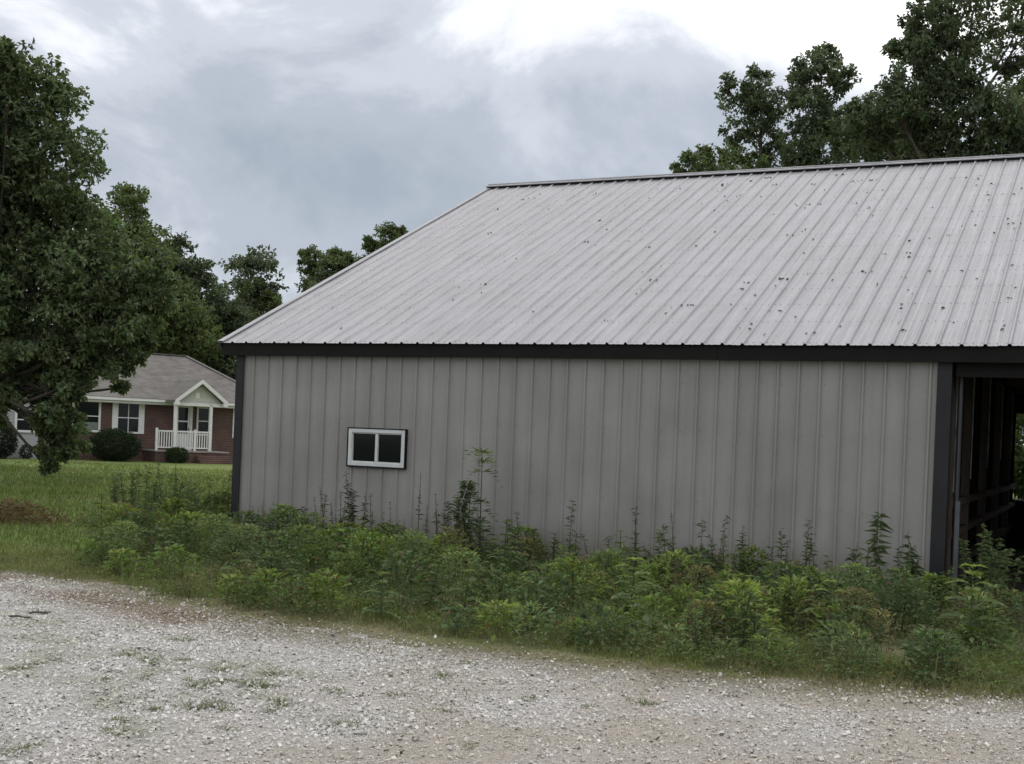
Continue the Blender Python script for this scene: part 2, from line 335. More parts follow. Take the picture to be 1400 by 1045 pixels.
# ------------------------------------------------------------------ the barn
HE = 2.733; YR = 7.88; ZR = HE+3.65; XL = -0.247; XR = 14.2; YB = 15.76
RIB = 0.2286
def build_barn():
    barn = empty('metal_barn', (0, 0, 0))
    tag(barn, 'long low metal barn with pale ribbed roof and taupe ribbed siding', 'barn')
    sl = math.hypot(YR, ZR-HE); ux = np.array((YR, ZR-HE))/sl; nx = np.array((-ux[1], ux[0]))   # slope direction and normal in (y, z)
    r = random.Random(5)
    # --- ribbed sheet: profile points (x, height) between x0 and x1 with major ribs at the given places
    def profile(x0, x1, ribs, hh=0.022, wb=0.024, wt=0.009, minor=True):
        pts = [(x0, 0)]
        cuts = []
        for c in ribs:
            if c-wb > x0+1e-4 and c+wb < x1-1e-4: cuts.append([(c-wb, 0), (c-wt, hh), (c+wt, hh), (c+wb, 0)])
        if minor:
            for a, b in zip(ribs[:-1], ribs[1:]):
                if b-a < RIB*1.2:
                    for k in (0.36, 0.64):
                        c = a+(b-a)*k
                        if c-0.012 > x0 and c+0.012 < x1: cuts.append([(c-0.012, 0), (c-0.005, 0.003), (c+0.005, 0.003), (c+0.012, 0)])
        for c in sorted(cuts): pts += c
        return pts+[(x1, 0)]
    ribs = [i*RIB for i in range(6)]+[(6.5+i)*RIB for i in range(55)]
    bounds = [XL, 2.5*RIB, 5.75*RIB]; k = 9.5+0.5
    while k*RIB < XR-0.3: bounds.append(k*RIB); k += 4
    bounds.append(XR)
    back_edges = bounds
    for side in (0, 1):
        for i in range(len(bounds)-1):
            x0, x1 = bounds[i], bounds[i+1]
            pr = profile(x0+0.0005, x1-0.0005, [c for c in ribs])
            lift = 0.0015*(i % 2)
            V = []; F = []
            segs = 1
            ends = [(-0.02-r.uniform(0, 0.012), 0), (sl-0.01, 1)]
            for s_, _ in ends:
                for x, h in pr:
                    yy = s_*ux[0]+nx[0]*(h+lift); zz = HE+s_*ux[1]+nx[1]*(h+lift)
                    if side: yy = YB-yy
                    V.append((x, yy, zz))
            m = len(pr)
            for j in range(m-1):
                q = (j, j+1, j+1+m, j+m); F.append(q if not side else q[::-1])
            me = bpy.data.meshes.new('roof_panel'); me.from_pydata(V, [], F); me.update()
            o = link('roof_panel', me, ROOF, barn)
            sd = o.modifiers.new('thickness', 'SOLIDIFY'); sd.thickness = 0.001; sd.offset = -1
    # screws along the purlin lines (far too many and small to take one by one)
    sc = MB()
    for s_ in [0.05]+[0.75+0.62*k for k in range(13)]:
        for c in ribs:
            for dx in (-0.036, 0.036, 0.105):
                x = c+dx+r.uniform(-.004, .004); ss = s_+r.uniform(-.01, .01)
                if x > XR-0.05 or ss > sl-0.1: continue
                def P(a, b, h): return (x+a, (ss+b)*ux[0]+nx[0]*h, HE+(ss+b)*ux[1]+nx[1]*h)
                e = 0.0065; sc.quad(P(-e, -e, .0025), P(e, -e, .0025), P(e, e, .0025), P(-e, e, .0025))
                sc.quad(P(-e, -e, 0.0), P(e, -e, 0.0), P(e, -e, .0025), P(-e, -e, .0025))
    o = sc.build('roof_screws', mat('screw_washer', (0.12, 0.12, 0.125), 0.6), barn); o['kind'] = 'stuff'
    # ridge cap: two wings riding on the rib tops, a rolled peak, and the dark foam closure showing under the edge
    cap = MB(); wing = 0.15
    for sg in (-1, 1):
        def cp(s0, h, x): return (x, YR+sg*(s0*ux[0])+sg*nx[1]*0-sg*nx[0]*-h*0, ZR-s0*ux[1]+h)
        a = cp(wing, .066, XL-.01); b = cp(wing, .066, XR+.01); c = cp(.015, .05, XR+.01); d = cp(.015, .05, XL-.01); e = cp(wing, .050, XR+.01); g = cp(wing, .050, XL-.01)
        cap.quad(*((a, b, c, d) if sg < 0 else (d, c, b, a))); cap.quad(g, e, b, a)
    cap.tube([(XL-0.012, YR, ZR+0.05), (XR+0.012, YR, ZR+0.05)], [0.022, 0.022], 8)
    cap.build('ridge_cap', ROOF, barn)
    for sg in (-1, 1):
        y0 = YR+sg*.128*ux[0]; z0 = ZR-.128*ux[1]
        MB().quad((XL+.01, y0, z0+.004), (XR-.01, y0, z0+.004), (XR-.01, y0, z0+.058), (XL+.01, y0, z0+.058)).build('ridge_closure', FASCIA, barn)
    # rake trim at both gable ends
    for xx, sg in ((XL, -1), (XR, 1)):
        for side in (0, 1):
            f = (lambda y: y) if side == 0 else (lambda y: YB-y)
            t = MB(); a = xx-sg*0.09
            for s0, s1 in ((-0.02, sl+0.0),):
                p = lambda s_, h, x: (x, f(s_*ux[0]+nx[0]*h), HE+s_*ux[1]+nx[1]*h)
                t.quad(p(s0, .024, a), p(s1, .024, a), p(s1, .024, xx), p(s0, .024, xx)); t.quad(p(s0, .024, xx), p(s1, .024, xx), p(s1, -.10, xx), p(s0, -.10, xx))
                t.quad(p(s0, .024, a), p(s1, .024, a), p(s1, .006, a), p(s0, .006, a))
            t.build('rake_trim', ROOF, barn)
            b = MB(); b.beam(p(0.02, -.13, xx-sg*0.03), p(sl-0.05, -.13, xx-sg*0.03), 0.04, 0.22); b.build('rake_board', FASCIA, barn)
    # eave fascia boards and soffits
    for yy, sg in ((0.035, 1), (YB-0.035, -1)):
        cuts = [XL+.05, 3.02, 6.68, 10.33, XR-.05]
        for k, (xa, xb) in enumerate(zip(cuts[:-1], cuts[1:])):      # butted lengths, each a hair out of line with the next
            MB().box(xa+.0015, xb-.0015, yy-.018-.003*(k % 2), yy+.018, HE-.172-.004*((k+1) % 2), HE-.012).build('fascia_board', FASCIA, barn)
        MB().box(XL+0.05, XR-0.05, min(yy+sg*0.02, yy+sg*0.16), max(yy+sg*0.02, yy+sg*0.16), HE-0.165, HE-0.152).build('soffit', FASCIA, barn)
    # --- front siding sheets, cut round the window
    YW = 0.125; ZT = HE-0.15; X0, X1 = 0.09, 9.03
    wx0, wx1, wz0, wz1 = 1.825, 2.668, 1.16, 1.637
    wr = [(k+0.15)*RIB for k in range(0, 62)]
    def wall_sheet(x0, x1, z0, z1, parent=barn, ribs=wr, axis='x', at=YW, sg=-1, m=SIDING, nm='siding_panel', ztop=None):
        pr = profile(x0, x1, ribs, 0.022, 0.021, 0.010, False); V = []; F = []
        for e in (0, 1):
            for x, h in pr:
                z = z0 if e == 0 else (z1 if ztop is None else ztop(x))
                V.append((x, at+sg*h, z) if axis == 'x' else (at+sg*h, x, z))
        n = len(pr)
        flip = (axis == 'x') == (sg < 0)
        for j in range(n-1): q = (j, j+1, j+1+n, j+n); F.append(q if flip else q[::-1])
        me = bpy.data.meshes.new(nm); me.from_pydata(V, [], F); me.update(); return link(nm, me, m, parent)
    e = [X0]+[(k+0.15+0.12)*RIB for k in range(4, 38, 4)]+[X1]
    for a, b in zip(e[:-1], e[1:]):
        lo = max(a, wx0); hi = min(b, wx1)
        if lo >= hi: wall_sheet(a, b, 0.03, ZT)
        else:
            # one sheet with a hole: built as up to four strips welded into one mesh
            M = MB()
            def strip(x0, x1, z0, z1):
                pr = profile(x0, x1, wr, 0.022, 0.021, 0.010, False)
                for (xa, ha), (xb, hb) in zip(pr[:-1], pr[1:]): M.quad((xa, YW-ha, z0), (xb, YW-hb, z0), (xb, YW-hb, z1), (xa, YW-ha, z1))
            if a < lo: strip(a, lo, 0.03, ZT)
            if hi < b: strip(hi, b, 0.03, ZT)
            strip(lo, hi, 0.03, wz0); strip(lo, hi, wz1, ZT)
            M.build('siding_panel', SIDING, barn)
    # siding screws: rows on the flats
    sc = MB()
    for z in (0.35, 0.95, 1.75, 2.3):
        for c in wr:
            x = c+0.05
            if X0+0.05 < x < X1-0.03 and not (wx0-0.03 < x < wx1+0.03 and wz0-.03 < z < wz1+.03): sc.box(x-.0045, x+.0045, YW-.004, YW, z-.0045+0.01*math.sin(c*9), z+.0045+0.01*math.sin(c*9))
    o = sc.build('siding_screws', mat('siding_screw', (0.13, 0.125, 0.115), 0.6), barn); o['kind'] = 'stuff'
    # corner trims: dark folded angle at the gable corner, dark jamb at the open bay
    MB().box(0.0, 0.11, YW-0.035, YW-0.023, 0.02, ZT).box(-0.012, 0.0, YW-0.035, YW+0.10, 0.02, ZT).build('corner_trim', TRIM, barn)
    MB().box(9.02, 9.155, YW-0.032, YW+0.03, 0.02, ZT).box(9.155, 9.165, YW-0.032, YW+0.14, 0.02, ZT).build('jamb_trim', TRIM, barn)
    MB().box(13.78, 13.92, YW-0.032, YW+0.03, 0.02, ZT).build('jamb_trim', TRIM, barn)
    wall_sheet(13.90, 14.02, 0.03, ZT)
    MB().box(X0, X1, YW+0.03, YW+0.10, 0.0, 0.14).build('skirt_board', TIMBER, barn)
    # --- window
    w = MB().box(wx0-.013, wx0, YW-.05, YW+.04, wz0-.013, wz1+.013).box(wx1, wx1+.013, YW-.05, YW+.04, wz0-.013, wz1+.013).box(wx0, wx1, YW-.05, YW+.04, wz1, wz1+.013).box(wx0, wx1, YW-.052, YW+.04, wz0-.017, wz0).build('window', FASCIA, barn)
    fr = MB(); t = 0.05
    fr.box(wx0, wx0+t, YW-.045, YW+.03, wz0, wz1).box(wx1-t, wx1, YW-.045, YW+.03, wz0, wz1).box(wx0+t, wx1-t, YW-.045, YW+.03, wz1-t, wz1).box(wx0+t, wx1-t, YW-.045, YW+.03, wz0, wz0+t)
    fr.build('window_frame', WHITE, w, bevel=0.004)
    ins = MB(); t2 = t+0.012
    ins.box(wx0+t, wx0+t2, YW-.03, YW+.028, wz0+t, wz1-t).box(wx1-t2, wx1-t, YW-.03, YW+.028, wz0+t, wz1-t).box(wx0+t2, wx1-t2, YW-.03, YW+.028, wz1-t2, wz1-t).box(wx0+t2, wx1-t2, YW-.03, YW+.028, wz0+t, wz0+t2)
    ins.build('window_sash', WHITE, w)
    xm = (wx0+wx1)/2
    MB().box(xm-.02, xm+.02, YW-.038, YW+.025, wz0+t2, wz1-t2).build('mullion', WHITE, w, bevel=0.003)
    for a, b in ((wx0+t2, xm-.02), (xm+.02, wx1-t2)): MB().box(a, b, YW-.006, YW+.0, wz0+t2, wz1-t2).build('window_pane', PANE, w)
    # --- gable wall, inner partition, far walls (dark inside)
    ztop = lambda y: HE-0.16+(min(y, YB-y))*(ZR-HE)/YR
    def gable(at, sg, m, nm, ys, parent=barn):
        for a, b in zip(ys[:-1], ys[1:]):
            rb = [a+RIB*(k+0.5) for k in range(int((b-a)/RIB))]
            wall_sheet(a, b, 0.03, 0, parent, rb, 'y', at, sg, m, nm, ztop)
    ys = [YW+0.02]+[0.9144*k for k in range(1, 8)]+[YR]+[YB-0.9144*k for k in range(7, 0, -1)]+[YB-YW]
    gable(-0.005, -1, SIDING, 'gable_panel', ys)
    gable(13.93, 1, SIDING, 'gable_panel', ys)
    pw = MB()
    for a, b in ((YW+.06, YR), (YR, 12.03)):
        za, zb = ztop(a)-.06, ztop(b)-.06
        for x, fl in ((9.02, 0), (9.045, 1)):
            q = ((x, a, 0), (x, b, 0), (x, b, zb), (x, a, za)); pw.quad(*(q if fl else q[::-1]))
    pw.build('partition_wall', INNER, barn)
    for k, y in enumerate((0.75, 2.65, 5.05, 7.45, 9.85)):
        p = MB().box(9.05, 9.15, y-.07, y+.07, 0, 2.80).build('post', TIMBER, barn, bevel=.006)
        MB().tube([(9.160, y-.045, 1.2+0.12*k), (9.162, y-.043, 1.9), (9.160, y-.045, 2.62)], [.009]*3, 6).build('post_glint', mat('dull_glint', (.2, .2, .2), .5, metal=.5, var=.6, vscale=5), p)  # thin tube added to draw the broken glint down each post
        # nail plate and old nest mud where the truss meets the post
        MB().box(9.152, 9.158, y-.10, y+.10, 2.32-.05*(k % 2), 2.72).build('truss_plate', mat('dusty_plate', (0.20, 0.19, 0.175), 0.8, var=0.5, vscale=14), p)
    for z in (0.33, 0.72, 1.06):
        for a, b in ((0.85, 2.55), (2.75, 4.95), (5.15, 7.35), (7.55, 9.75), (9.95, 11.9)): MB().box(9.055, 9.15, a, b, z-.03, z+.05).build('girt', TIMBER, barn)
    # leaning galvanised door rail just inside the jamb
    MB().box(9.235, 9.285, 0.20, 0.25, 0.0, 1.12).build('gate_post', mat('grey_gate_post', (0.07, 0.075, 0.085), 0.5, var=0.2, vscale=8), barn, bevel=.006)
    MB().tube([(9.235, 0.32, 0.0), (9.235, 0.32, 2.52)], [.028, .028], 8).build('door_track', mat('dull_track', (0.05, 0.05, 0.055), 0.5, metal=0.4), barn)
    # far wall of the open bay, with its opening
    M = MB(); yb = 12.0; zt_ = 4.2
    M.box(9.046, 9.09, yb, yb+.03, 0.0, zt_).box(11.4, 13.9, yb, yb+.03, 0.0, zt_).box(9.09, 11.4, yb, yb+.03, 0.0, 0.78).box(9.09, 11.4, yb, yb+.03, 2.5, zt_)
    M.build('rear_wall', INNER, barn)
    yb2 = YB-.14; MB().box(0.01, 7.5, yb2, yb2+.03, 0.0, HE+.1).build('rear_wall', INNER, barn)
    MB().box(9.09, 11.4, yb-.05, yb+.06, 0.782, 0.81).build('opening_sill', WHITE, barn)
    # ceiling framing of the open bay: header, trusses, purlins
    MB().box(9.2, 13.78, YW+.02, YW+.06, HE-.32, HE-.175).build('header', FASCIA, barn)
    for y in (2.65, 5.05, 7.45, 9.85):
        MB().box(9.20, 13.88, y-.02, y+.02, HE-.03, HE+.12).build('truss_chord', TIMBER, barn)
    for s_ in np.arange(0.6, sl-.2, 0.62):
        yy, zz = s_*ux[0]-nx[0]*-.05*0-0, HE+s_*ux[1]-.065
        MB().beam((9.06, yy, zz), (13.9, yy, zz), 0.038, 0.085).build('purlin', TIMBER, barn)
        MB().beam((9.06, YB-yy, zz), (13.9, YB-yy, zz), 0.038, 0.085).build('purlin', TIMBER, barn)
    # leaf litter caught on the roof
    rr = np.random.RandomState(9); n = 460
    s_ = rr.uniform(0.25, sl-.4, n); x = 13.9*rr.uniform(.01, 1, n)**.75
    grp = rr.rand(n) < 0.55; x[grp] = np.round(x[grp]/RIB)*RIB+rr.normal(0, .03, grp.sum())+0.04
    for i in range(1, n):
        if rr.rand() < 0.35: s_[i] = s_[i-1]+rr.normal(0, .02); x[i] = x[i-1]+rr.normal(0, .07)
    pos = np.stack([x, s_*ux[0]+nx[0]*.010, HE+s_*ux[1]+nx[1]*.010], 1)
    a = rr.uniform(-.9, .9, n); sgn = rr.choice([-1, 1], n)
    dr = np.stack([np.cos(a)*sgn, np.sin(a)*ux[0], np.sin(a)*ux[1]], 1)
    nr = unit(np.stack([rr.normal(0, .3, n), nx[0]+rr.normal(0, .2, n), nx[1]+rr.normal(0, .2, n)], 1))
    L = rr.uniform(.018, .055, n); big = rr.rand(n) < .12; L[big] *= 1.3
    V, F = leaf_geo(pos, dr, nr, L, L*rr.uniform(.35, .6, n), .35, .25)
    tn = np.array((0.10, 0.085, 0.07))*rr.uniform(.5, 1.9, (n, 1))
    o = link('roof_leaf_litter', np_mesh('roof_leaf_litter', V, F, np.repeat(tn, 4, 0)), tint_mat('dead_leaf', 0.9))
    tag(o, 'scattered dead leaves and twig bits on the pale metal roof', 'leaf litter', kind='stuff')
    return barn

# ------------------------------------------------------------------ leaf geometry
def leaf_geo(pos, d, nrm, L, W, fold=0.25, droop=0.15, wide=0.5):
    """folded rhombus leaves, four vertices and two triangles each"""
    d = unit(d); s = unit(np.cross(d, nrm)); nn = np.cross(s, d); L = np.asarray(L)[:, None]; W = np.asarray(W)[:, None]
    mid = pos+d*L*wide
    V = np.stack([pos, mid+s*W*.5+nn*W*fold, pos+d*L-nn*L*droop, mid-s*W*.5+nn*W*fold], 1)
    n = len(pos); F = np.array([(0, 1, 2), (0, 2, 3)])[None]+(np.arange(n)*4)[:, None, None]
    return V.reshape(-1, 3), F.reshape(-1, 3)
def blade_geo(pos, d, lean, L, W):
    """grass blades: base pair, bent middle pair, tip; three triangles"""
    n = len(pos); L = L[:, None]; W = W[:, None]; upv = np.array((0, 0, 1.0)); side = unit(np.cross(d, upv))
    m = pos+upv*L*.55+d*L*lean[:, None]*.35; t = pos+upv*L*(.95-.35*lean[:, None])+d*L*lean[:, None]
    V = np.stack([pos-side*W*.5, pos+side*W*.5, m+side*W*.4, m-side*W*.4, t], 1)
    F = np.array([(0, 1, 2), (0, 2, 3), (3, 2, 4)])[None]+(np.arange(n)*5)[:, None, None]
    return V.reshape(-1, 3), F.reshape(-1, 3)
class Foliage:
    def __init__(s): s.V = []; s.F = []; s.T = []; s.n = 0
    def add(s, V, F, T):
        s.V.append(V); s.F.append(F+s.n); s.T.append(T); s.n += len(V)
    def leaves(s, pos, d, nrm, L, W, T, **k):
        V, F = leaf_geo(pos, d, nrm, L, W, **k); s.add(V, F, np.repeat(T, 4, 0))
    def blades(s, pos, d, lean, L, W, T):
        V, F = blade_geo(pos, d, lean, L, W); t = np.repeat(T, 5, 0).reshape(-1, 5, 3); s.add(V, F, t.reshape(-1, 3))
    def stem(s, pts, rad, col, k=4):
        m = MB().tube(pts, rad, k, cap=False); V = np.array(m.v); F = np.array(m.f); F = np.concatenate([F[:, [0, 1, 2]], F[:, [0, 2, 3]]]); s.add(V, F, np.tile(np.array(col), (len(V), 1)))
    def arrays(s): return np.concatenate(s.V), np.concatenate(s.F), np.concatenate(s.T)
    def mesh(s, name): return np_mesh(name, *s.arrays())
BARN = build_barn()

# ------------------------------------------------------------------ trees
def tree(name, label, base, lobes, trunk_r, leaf, per, seed, tint, group=None, clump=0.34, per_tip=7, sub=14, limbs=True, cat='tree', flat=1.0, squash=1.0, grow=1.22):
    r = np.random.RandomState(seed); root = empty(name, (base[0], base[1], 0)); tag(root, label, cat, group)
    o3 = np.array((base[0], base[1], 0.0)); lob = np.array(lobes, float); lob[:, :3] -= o3; lob[:, 3] *= grow
    tw = MB(); zl = lob[:, 2].min(); zt = np.percentile(lob[:, 2], 75)
    cx, cy = np.average(lob[:, 0], weights=lob[:, 3]), np.average(lob[:, 1], weights=lob[:, 3])
    top = np.array((cx*.7, cy*.7, zt)); K = 9
    path = [np.array((top[0]*(i/K)**1.3+r.normal(0, .06)*min(i, 1), top[1]*(i/K)**1.3+r.normal(0, .06)*min(i, 1), top[2]*i/K)) for i in range(K+1)]
    rad = [trunk_r*(1.35 if i == 0 else 1)*(1-i/K)**.8+.03 for i in range(K+1)]
    tw.tube(path, rad, 8)
    tips = []; cols = []
    for (x, y, z, R) in lob:
        c = np.array((x, y, z))
        # limb from the trunk to the heart of this lobe
        hz = max(min(3.4, zt*.5), min(z-R*.3-np.hypot(x-top[0], y-top[1])*.55, zt*.93)); i = int(np.clip(hz/zt*K, 1, K-1)); a = path[i]
        mid = (a+c)/2+np.array((0, 0, (-.08 if c[2] > a[2] else .14)*np.linalg.norm(c-a)))+r.normal(0, .12, 3)
        r0 = min(rad[i]*.55, .05+R*.05)
        tw.tube([a, mid, c], [r0, r0*.7, r0*.4], 5)
        ns = max(4, int(sub*min(1.6, R)**1.0)); dirs = unit(r.normal(0, 1, (ns, 3))); q = r.uniform(.25, 1.0, ns)**.6
        for dv, qq in zip(dirs, q):
            sc_ = c+dv*np.array((1, 1, squash))*R*qq*.82; rs_ = R*clump*r.uniform(.7, 1.35)
            w0 = r.uniform(.35, 1.0); st_ = mid*(1-w0)+c*w0
            if limbs: tw.tube([st_, (st_+sc_)/2+r.normal(0, .12*R, 3), sc_], [r0*.26, r0*.17, r0*.07], 3, cap=False)
            m = max(16, int(per*rs_**2)); pv = unit(r.normal(0, 1, (m, 3)))*(r.rand(m, 1)**.45)*rs_*np.array((1, 1, .75*flat))
            tips.append(sc_+pv); cols.append(np.tile(r.uniform(.72, 1.25), m))
    tips = np.concatenate(tips); cols = np.concatenate(cols)
    ok = tips[:, 2] > .15; tips = tips[ok]; cols = cols[ok]
    n = len(tips)*per_tip; tp = np.repeat(tips, per_tip, 0); cl = np.repeat(cols, per_tip)
    ax = unit(r.normal(0, 1, (len(tips), 3))+np.array((0, 0, .5))); ax = np.repeat(ax, per_tip, 0)
    d = unit(r.normal(0, 1, (n, 3))); d = unit(d-ax*np.sum(d*ax, 1, keepdims=True)*.75+np.array((0, 0, -.18)))
    nr = unit(ax+r.normal(0, .35, (n, 3))+np.array((0, 0, .5))); L = leaf*r.uniform(.5, 1.25, n)
    T = np.array(tint)*(cl*r.uniform(.6, 1.45, n))[:, None]; T[:, 0] *= r.uniform(.85, 1.25, n)
    fo_ = Foliage(); fo_.leaves(tp+d*.01, d, nr, L, L*r.uniform(.42, .6, n), T, fold=.18, droop=.2, wide=.55)
    tw.build('trunk', BARK, root, smooth=True); link('crown', fo_.mesh('crown'), LEAF, root)
    return root
G1 = (0.112, 0.150, 0.074); G2 = (0.112, 0.148, 0.062); G3 = (0.108, 0.140, 0.084)  # G3 lightened and blued: haze put into the leaf colour
LB = {
'oak':[(-13.38, 8.47, 9.22, 1.32), (-12.45, 8.78, 7.91, 1.09), (-14.36, 9.15, 6.73, 1.67), (-12.52, 9.43, 5.99, 1.32), (-11.13, 9.38, 4.88, 1.09), (-12.65, 8.57, 4.62, 1.5), (-10.82, 9.11, 3.88, 0.88), (-14.17, 6.86, 6.14, 1.94), (-11.63, 8.66, 3.55, 0.67), (-13.85, 8.72, 3.67, 0.88), (-10.53, 9.88, 4.31, 0.79), (-14.08, 7.33, 3.11, 1.06), (-15.35, 7.13, 8.33, 1.94), (-10.06, 9.56, 5.15, 0.7), (-12.99, 8.74, 2.97, 0.56), (-11.59, 9.33, 3.29, 0.56), (-10.45, 9.71, 3.5, 0.46), (-10.97, 9.32, 2.94, 0.39), (-12.33, 8.96, 2.1, 0.49), (-12.75, 9.0, 2.54, 0.46), (-11.97, 8.94, 1.4, 0.48), (-11.96, 8.72, 0.88, 0.35), (-11.69, 8.79, 2.02, 0.42), (-12.97, 8.21, 2.14, 0.42), (-10.85, 9.65, 2.43, 0.16), (-11.8, 9.1, 2.83, 0.28), (-13.54, 8.42, 1.61, 0.28), (-14.81, 7.68, 8.95, 1.41), (-12.7, 7.58, 9.79, 0.48), (-15.03, 8.69, 9.96, 0.91), (-12.36, 7.71, 3.15, 0.51), (-13.12, 9.0, 2.62, 0.5), (-11.71, 8.56, 2.36, 0.42), (-11.99, 8.43, 1.57, 0.42), (-11.88, 9.03, 0.97, 0.32), (-13.13, 8.44, 2.59, 0.39), (-11.7, 9.13, 2.56, 0.32), (-12.19, 8.55, 0.52, 0.21)],
't2':[(-38.84, 39.48, 12.83, 1.52), (-37.38, 39.38, 11.35, 1.4), (-36.05, 39.19, 8.7, 2.0), (-38.48, 38.74, 8.68, 2.4), (-34.79, 39.29, 7.12, 1.8), (-37.37, 38.68, 13.62, 0.72), (-39.58, 38.64, 11.5, 1.6), (-37.37, 39.94, 6.38, 1.8), (-40.71, 39.45, 7.98, 2.4), (-34.77, 41.13, 6.09, 1.4)],
't3':[(-38.01, 42.99, 11.3, 0.93), (-37.85, 44.29, 9.99, 1.35), (-36.84, 44.79, 8.54, 1.27), (-37.85, 43.81, 7.16, 1.9), (-36.28, 44.88, 6.4, 1.27), (-39.13, 43.17, 11.36, 0.85), (-35.18, 44.26, 4.88, 1.06), (-38.22, 42.72, 11.69, 0.51)],
't4':[(-39.24, 51.65, 10.5, 0.75), (-38.85, 51.73, 9.57, 1.03), (-39.38, 51.16, 9.04, 0.85), (-37.86, 51.77, 9.8, 0.66), (-38.94, 51.42, 7.89, 0.94), (-39.87, 51.1, 8.33, 0.66)],
't5':[(-38.54, 57.02, 13.11, 0.75), (-37.15, 57.62, 12.71, 1.0), (-36.1, 58.43, 13.05, 0.75), (-38.69, 57.73, 12.11, 0.75), (-39.33, 57.01, 13.32, 0.35), (-36.59, 58.06, 13.41, 0.5), (-37.5, 57.6, 11.0, 1.3), (-36.6, 58.2, 9.8, 1.5)],
't6':[(-33.78, 59.26, 14.71, 0.85), (-34.64, 59.12, 13.87, 0.7), (-33.24, 59.59, 15.14, 0.5), (-35.03, 58.76, 14.57, 0.45), (-33.55, 59.72, 13.93, 0.75), (-33.9, 59.4, 12.2, 1.4), (-33.6, 59.6, 10.6, 1.6)],
'r1':[(-2.61, 32.98, 15.16, 0.62), (-1.84, 33.78, 15.6, 0.56), (-2.22, 33.42, 14.55, 0.79), (-1.61, 34.13, 14.83, 0.62), (-1.84, 34.09, 13.7, 0.7), (-2.82, 33.45, 13.62, 0.39), (-1.28, 34.24, 13.13, 0.56), (-1.6, 34.0, 11.5, 1.2)],
'r2':[(0.39, 32.5, 15.6, 0.65), (0.81, 32.97, 16.1, 0.43), (1.37, 32.95, 15.37, 0.54), (-0.12, 32.47, 14.96, 0.59), (0.34, 32.38, 14.09, 0.76), (1.15, 32.93, 14.44, 0.7), (0.96, 32.16, 13.05, 0.95), (0.04, 32.17, 12.71, 0.65), (1.55, 33.86, 13.55, 0.81), (0.6, 32.6, 11.4, 1.3)],
'rb':[(-3.17, 29.62, 11.68, 0.42), (-2.56, 30.28, 11.97, 0.48), (-1.82, 30.58, 11.89, 0.42), (-3.72, 29.66, 11.43, 0.24), (-1.19, 30.75, 11.81, 0.37), (-2.4, 30.2, 10.9, 1.0), (-1.6, 30.6, 10.2, 1.1)],
'r3':[(3.98, 30.04, 15.56, 0.69), (4.86, 29.58, 15.7, 0.99), (6.17, 30.02, 16.3, 1.23), (5.55, 30.0, 14.66, 1.23), (4.47, 29.5, 14.01, 1.04), (7.4, 30.87, 15.11, 0.94), (3.96, 29.24, 13.01, 0.99), (5.52, 30.76, 13.28, 1.36), (6.93, 30.62, 12.89, 1.23), (3.02, 30.07, 12.42, 0.79), (4.86, 30.68, 12.19, 1.11), (7.79, 31.79, 12.38, 1.11), (6.45, 31.52, 11.78, 1.23), (5.18, 30.19, 17.44, 0.74), (2.69, 29.63, 13.21, 0.44), (7.82, 32.27, 16.98, 0.86)],
'r4':[(1.11, 37.81, 13.94, 1.03), (2.52, 38.03, 13.6, 1.17), (3.6, 38.2, 12.6, 1.3), (2.0, 37.9, 11.6, 1.5)],
'r5':[(8.2, 41.85, 16.8, 1.76), (8.93, 41.9, 19.13, 1.76), (9.91, 42.16, 14.66, 2.06), (8.6, 41.9, 12.4, 2.2)],
}
